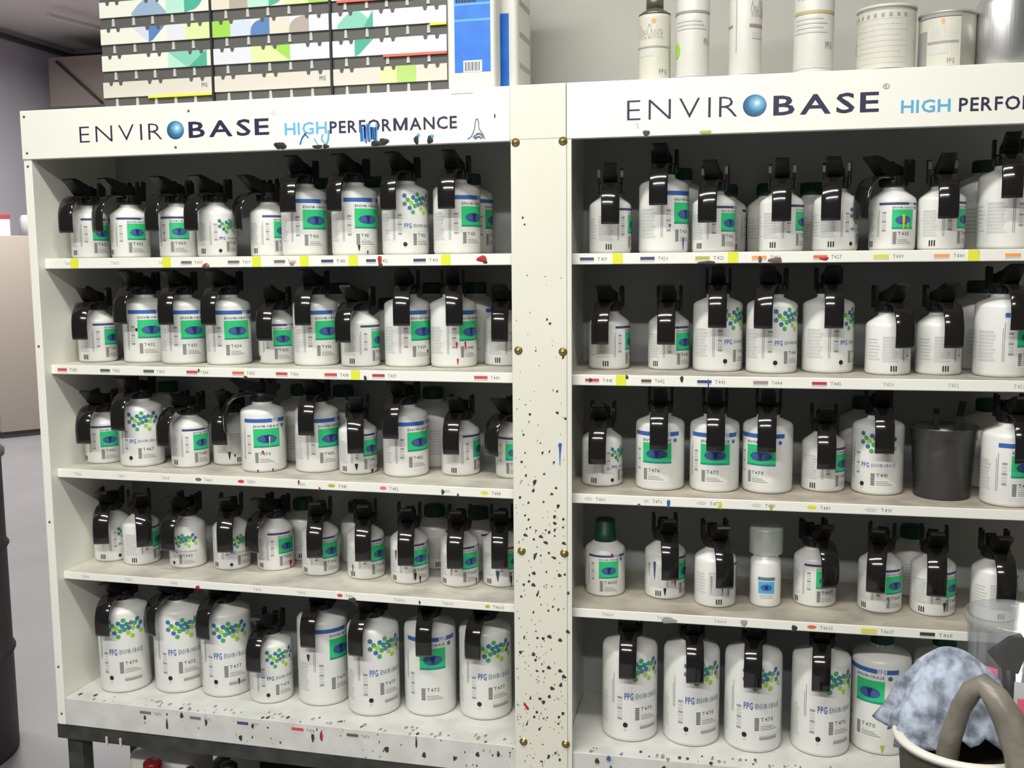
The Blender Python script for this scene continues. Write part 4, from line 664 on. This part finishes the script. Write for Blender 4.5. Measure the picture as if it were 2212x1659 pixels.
# ---------------------------------------------------------------- far room on the left
E = empty('metal_cabinet', (-5.70, 6.75, 0), RD(-38), 'tall beige metal cabinet by the far wall', 'cabinet'); CABM = mat('beige_cabinet', (160, 150, 142), .6)
MB().box(-.40, .40, -.25, .25, .06, 1.90, CABM, .006).build('body', E); MB().box(-.38, .38, -.23, .23, 0, .06, mat('dark_plinth', (70, 66, 70), .7)).build('plinth', E)
for x in (-.398, .004): MB().box(x, x + .394, -.262, -.2505, .08, 1.88, CABM, .003).build('door', E)
MB().box(-.06, .12, -.275, -.263, 1.38, 1.60, mat('pale_blue_paper', (196, 202, 222), .7), .001).build('paper_notice', E); MB().box(-.04, .06, -.30, -.2635, 1.60, 1.66, mat('dark_magnet', (70, 68, 78), .6), .004).build('magnet_holder', E)
b = MB().box(-.17, .17, -.14, .14, 0, .16, mat('white_carton', (196, 190, 196), .7), .004); pass
o = b.build('carton'); o.location = (-5.78, 6.62, 1.9005); o.rotation_euler = (0, 0, RD(-38)); MB().box(-.172, .172, -.142, .142, .160, .205, mat('red_lid', (150, 50, 66), .6), .004).build('lid', o); tag(o, 'white carton with red lid on top of the far cabinet', 'box')
o = MB().lathe([(0, 0), (.09, 0), (.09, .17), (.07, .2), (0, .2)], mat('pale_tub', (176, 176, 188), .6), 20).build('tub'); o.location = (-5.44, 6.75, 1.9005); tag(o, 'pale tub beside the red-lidded carton on the far cabinet', 'tub')
E = empty('wall_duct', (-6.1, 8.05, ZO), 0, 'brown boxed duct with a dark diagonal brace near the ceiling', 'duct'); DUCT = mat('brown_duct_board', (150, 140, 134), .8)
MB().box(-.04, 1.15, 0, .75, 1.73, 2.25, DUCT, .004).build('box_panel', E); MB().tube([(.08, -.02, 2.20), (.62, -.02, 1.74)], .016, mat('dark_brace', (62, 56, 54), .6), 8).build('diagonal_brace', E)
o = MB().tube([(-5.2956, 7.0043, ZO + 2.40), (-5.16, 7.70, ZO + 2.40)], .024, mat("pale_conduit", (214, 206, 200), .5), 8).build('ceiling_conduit'); tag(o, 'pale conduit rod slanting under the far ceiling', 'conduit')
E = empty('waste_drum', (-1.215, .865, 0), 0, 'dark waste drum at the lower left frame edge', 'drum'); DRM = mat('dark_grey_drum', (82, 80, 78), .6, noise=.3, nscale=6, dark=(50, 48, 48))
MB().lathe([(0, 0), (.27, 0), (.28, .01), (.28, .33), (.288, .34), (.28, .35), (.28, .68), (.288, .69), (.28, .70), (.28, .98), (.285, .99)], DRM, 40).build('body', E); MB().lathe([(.290, .985), (.292, 1.0), (.24, 1.05), (.10, 1.075), (0, 1.08)], mat('pale_grey_lid', (150, 148, 146), .6), 40).build('lid', E)
w = Wrap(.281); w.rect(-40, 8, .10, .34, mat('yellow_label', (196, 188, 40), .6)); link('yellow_label', w.mb.mesh('yellow_label'), E).rotation_euler = (0, 0, RD(-45))
# ---------------------------------------------------------------- lamps overhead
LAMPW = mat('lamp_housing', (225, 225, 222), .5)
EMI = bpy.data.materials.new('lamp_tube_glow'); EMI.use_nodes = True; EMI.node_tree.nodes['Principled BSDF'].inputs['Emission Color'].default_value = (1, .98, .9, 1); EMI.node_tree.nodes['Principled BSDF'].inputs['Emission Strength'].default_value = 6
LN = ['strip lamp nearest above the racks', 'strip lamp above the camera position', 'strip lamp in the far left room', 'strip lamp between the racks and far room']
for i, (p, L, pw) in enumerate(TUBES):
    E = empty('strip_lamp', p, 0, LN[i], 'lamp', 'strip lamps'); MB().box(-L / 2, L / 2, -.09, .09, .0, .06, LAMPW, .004).build('housing', E)
    for sy in (-.05, .05): MB().tube([(-L / 2 + .02, sy, -.016), (L / 2 - .02, sy, -.016)], .013, EMI, 10).build('tube', E)
    for sx in (-L / 3, L / 3): MB().tube([(sx, 0, .06), (sx, 0, ZO + 2.5 - p[2])], .004, STEEL, 6).build('hanger', E)
# ---------------------------------------------------------------- bench and the things on it, lower right
BZ = ZO - .83
E = empty('mixing_bench', (1.95, -.40, 0), 0, 'dark mixing bench in front of the right rack', 'bench')
MB().box(-.47, .50, -.24, .25, BZ - .03, BZ - .0005, mat('dark_bench_top', (52, 52, 50), .5), .003).build('bench_top', E)
for lx in (-.44, .46):
    for ly in (-.21, .21): MB().box(lx - .02, lx + .02, ly - .02, ly + .02, 0, BZ - .031, DSTEEL, .002).build('leg', E)
bx, by, brz = 1.683, -.300, -.668
E = empty('waste_bucket', (bx, by, BZ), 0, 'dark bucket with a white rim holding the blue rag', 'bucket')
h = ZO + brz - BZ
MB().lathe([(0, 0), (.070, 0), (.072, .004), (.084, h - .004), (.084, h), (.080, h), (.068, .006), (0, .006)], mat('dark_stained_bucket', (64, 62, 56), .6, noise=.5, nscale=18, dark=(110, 106, 90)), 40).build('bucket_wall', E)
MB().lathe([(.0800, h - .003), (.0905, h - .006), (.0925, h), (.0905, h + .004), (.0800, h + .003)], mat('white_rim', (214, 212, 202), .35), 44, caps=False).build('rim', E)
# blue rag: a crumpled peak of cloth rising out of the bucket
RAGM = mat('blue_paint_rag', (174, 184, 202), .9, noise=.8, nscale=55, dark=(70, 74, 82), bump=.8)
rg = MB(); N, K = 64, 22; vs = []
for k in range(K + 1):
    q = k / K
    for i in range(N):
        a = 2 * pi * i / N
        r = .006 + .088 * q ** .72; fold = 1 + .16 * q * sin(5 * a + 1.1) + .09 * q * sin(9 * a + 3 * q) + .05 * q * sin(17 * a)
        z = .110 * (1 - q ** 1.25) - .012 * q + .010 * sin(4 * a + 7 * q) * q + .006 * sin(13 * a + 5 * q) * q
        vs.append((r * fold * cos(a) * 1.0 - .012 * (1 - q), r * fold * sin(a) * .56 , z + .002 * sin(23 * a + 19 * q) * q + .004 * sin(19 * q + 3 * a) * q))
rg.add(vs, [(k * N + i, k * N + (i + 1) % N, (k + 1) * N + (i + 1) % N, (k + 1) * N + i) for k in range(K) for i in range(N)] + [tuple(range(N))], RAGM, True)
o = rg.build('blue_rag'); o.location = (bx - .006, by + .030, ZO + brz + .006); md = o.modifiers.new('thickness', 'SOLIDIFY'); md.thickness = .0015
tag(o, 'crumpled blue paint rag heaped over the bucket', 'rag')
HOSE = mat('paint_caked_grey_rubber', (128, 122, 112), .36, noise=.6, nscale=40, dark=(86, 84, 74), bump=.5)
def fg(px, pz, y): return (px, y, ZO + pz)
o = MB().tube([fg(1.652, -.745, -.325), fg(1.654, -.700, -.335), fg(1.658, -.650, -.345), fg(1.666, -.600, -.360), fg(1.676, -.570, -.372), fg(1.687, -.558, -.380), fg(1.701, -.570, -.388), fg(1.715, -.594, -.396), fg(1.730, -.632, -.404), fg(1.742, -.690, -.410), fg(1.747, -.745, -.412), fg(1.748, -.800, -.412)],
    [.0150, .0150, .0140, .0130, .0135, .0145, .0165, .0190, .0215, .0235, .024, .0235], HOSE, 14).build('rubber_hose'); tag(o, 'paint-caked grey hose bent in an arch before the rag', 'hose')
# clear measuring cup with red marks and a dark brush inside
cx, cy = 1.786, -.120
E = empty('measuring_cup', (cx, cy, BZ), 0, 'clear plastic measuring cup with red marks at the right edge', 'cup')
h = ZO - .548 - BZ; CLR = clear('clear_cup_plastic', (226, 228, 232), .16, .08, .08)
MB().lathe([(0, 0), (.056, 0), (.058, .003), (.070, h - .014), (.074, h - .012), (.076, h - .002), (.0745, h), (.069, h - .002), (.0555, .006), (0, .006)], CLR, 44).build('cup_wall', E)
w = Wrap(.0680, .0034); 
for k in range(5): w.rect(-60, -30, .08 + k * .030, .098 + k * .030, INK['red'] if k % 2 else INK['pink'])
w.rect(-12, 20, .06, .205, INK['palerule'] if 'palerule' in INK else INK['light']); w.rect(-8, 2, .07, .18, INK['pink'], 1); w.rect(24, 60, .08, .20, INK['hexb'])
link('printed_scale', w.mb.mesh('printed_scale'), E).rotation_euler = (0, 0, RD(-92))
E = empty('paint_brush', (cx - .006, cy, BZ + .008), 0, 'dark caked brush standing inside the measuring cup', 'brush')
MB().tube([(0, 0, 0), (.0, 0, .13), (-.004, 0, .19)], [.007, .009, .010], BLACKP, 10).build('handle', E); MB().prism([(-.010, .185), (.008, .185), (.020, .225), (.012, .244), (-.004, .238), (-.034, .212)], -.008, .008, mat('caked_bristle', (48, 46, 40), .8)).build('bristles', E)
E = empty('yellow_bottle', (1.808, -.330, BZ), 0, 'yellow bottle cut by the right edge of the frame', 'bottle')
MB().lathe([(0, 0), (.034, 0), (.036, .004), (.036, .21), (.030, .232), (.014, .250), (.014, .262)], mat('amber_yellow_plastic', (176, 140, 36), .35), 30).build('body', E); MB().lathe([(.0155, .258), (.0155, .285), (0, .286)], mat('white_cap', (228, 228, 222), .4), 24).build('cap', E)
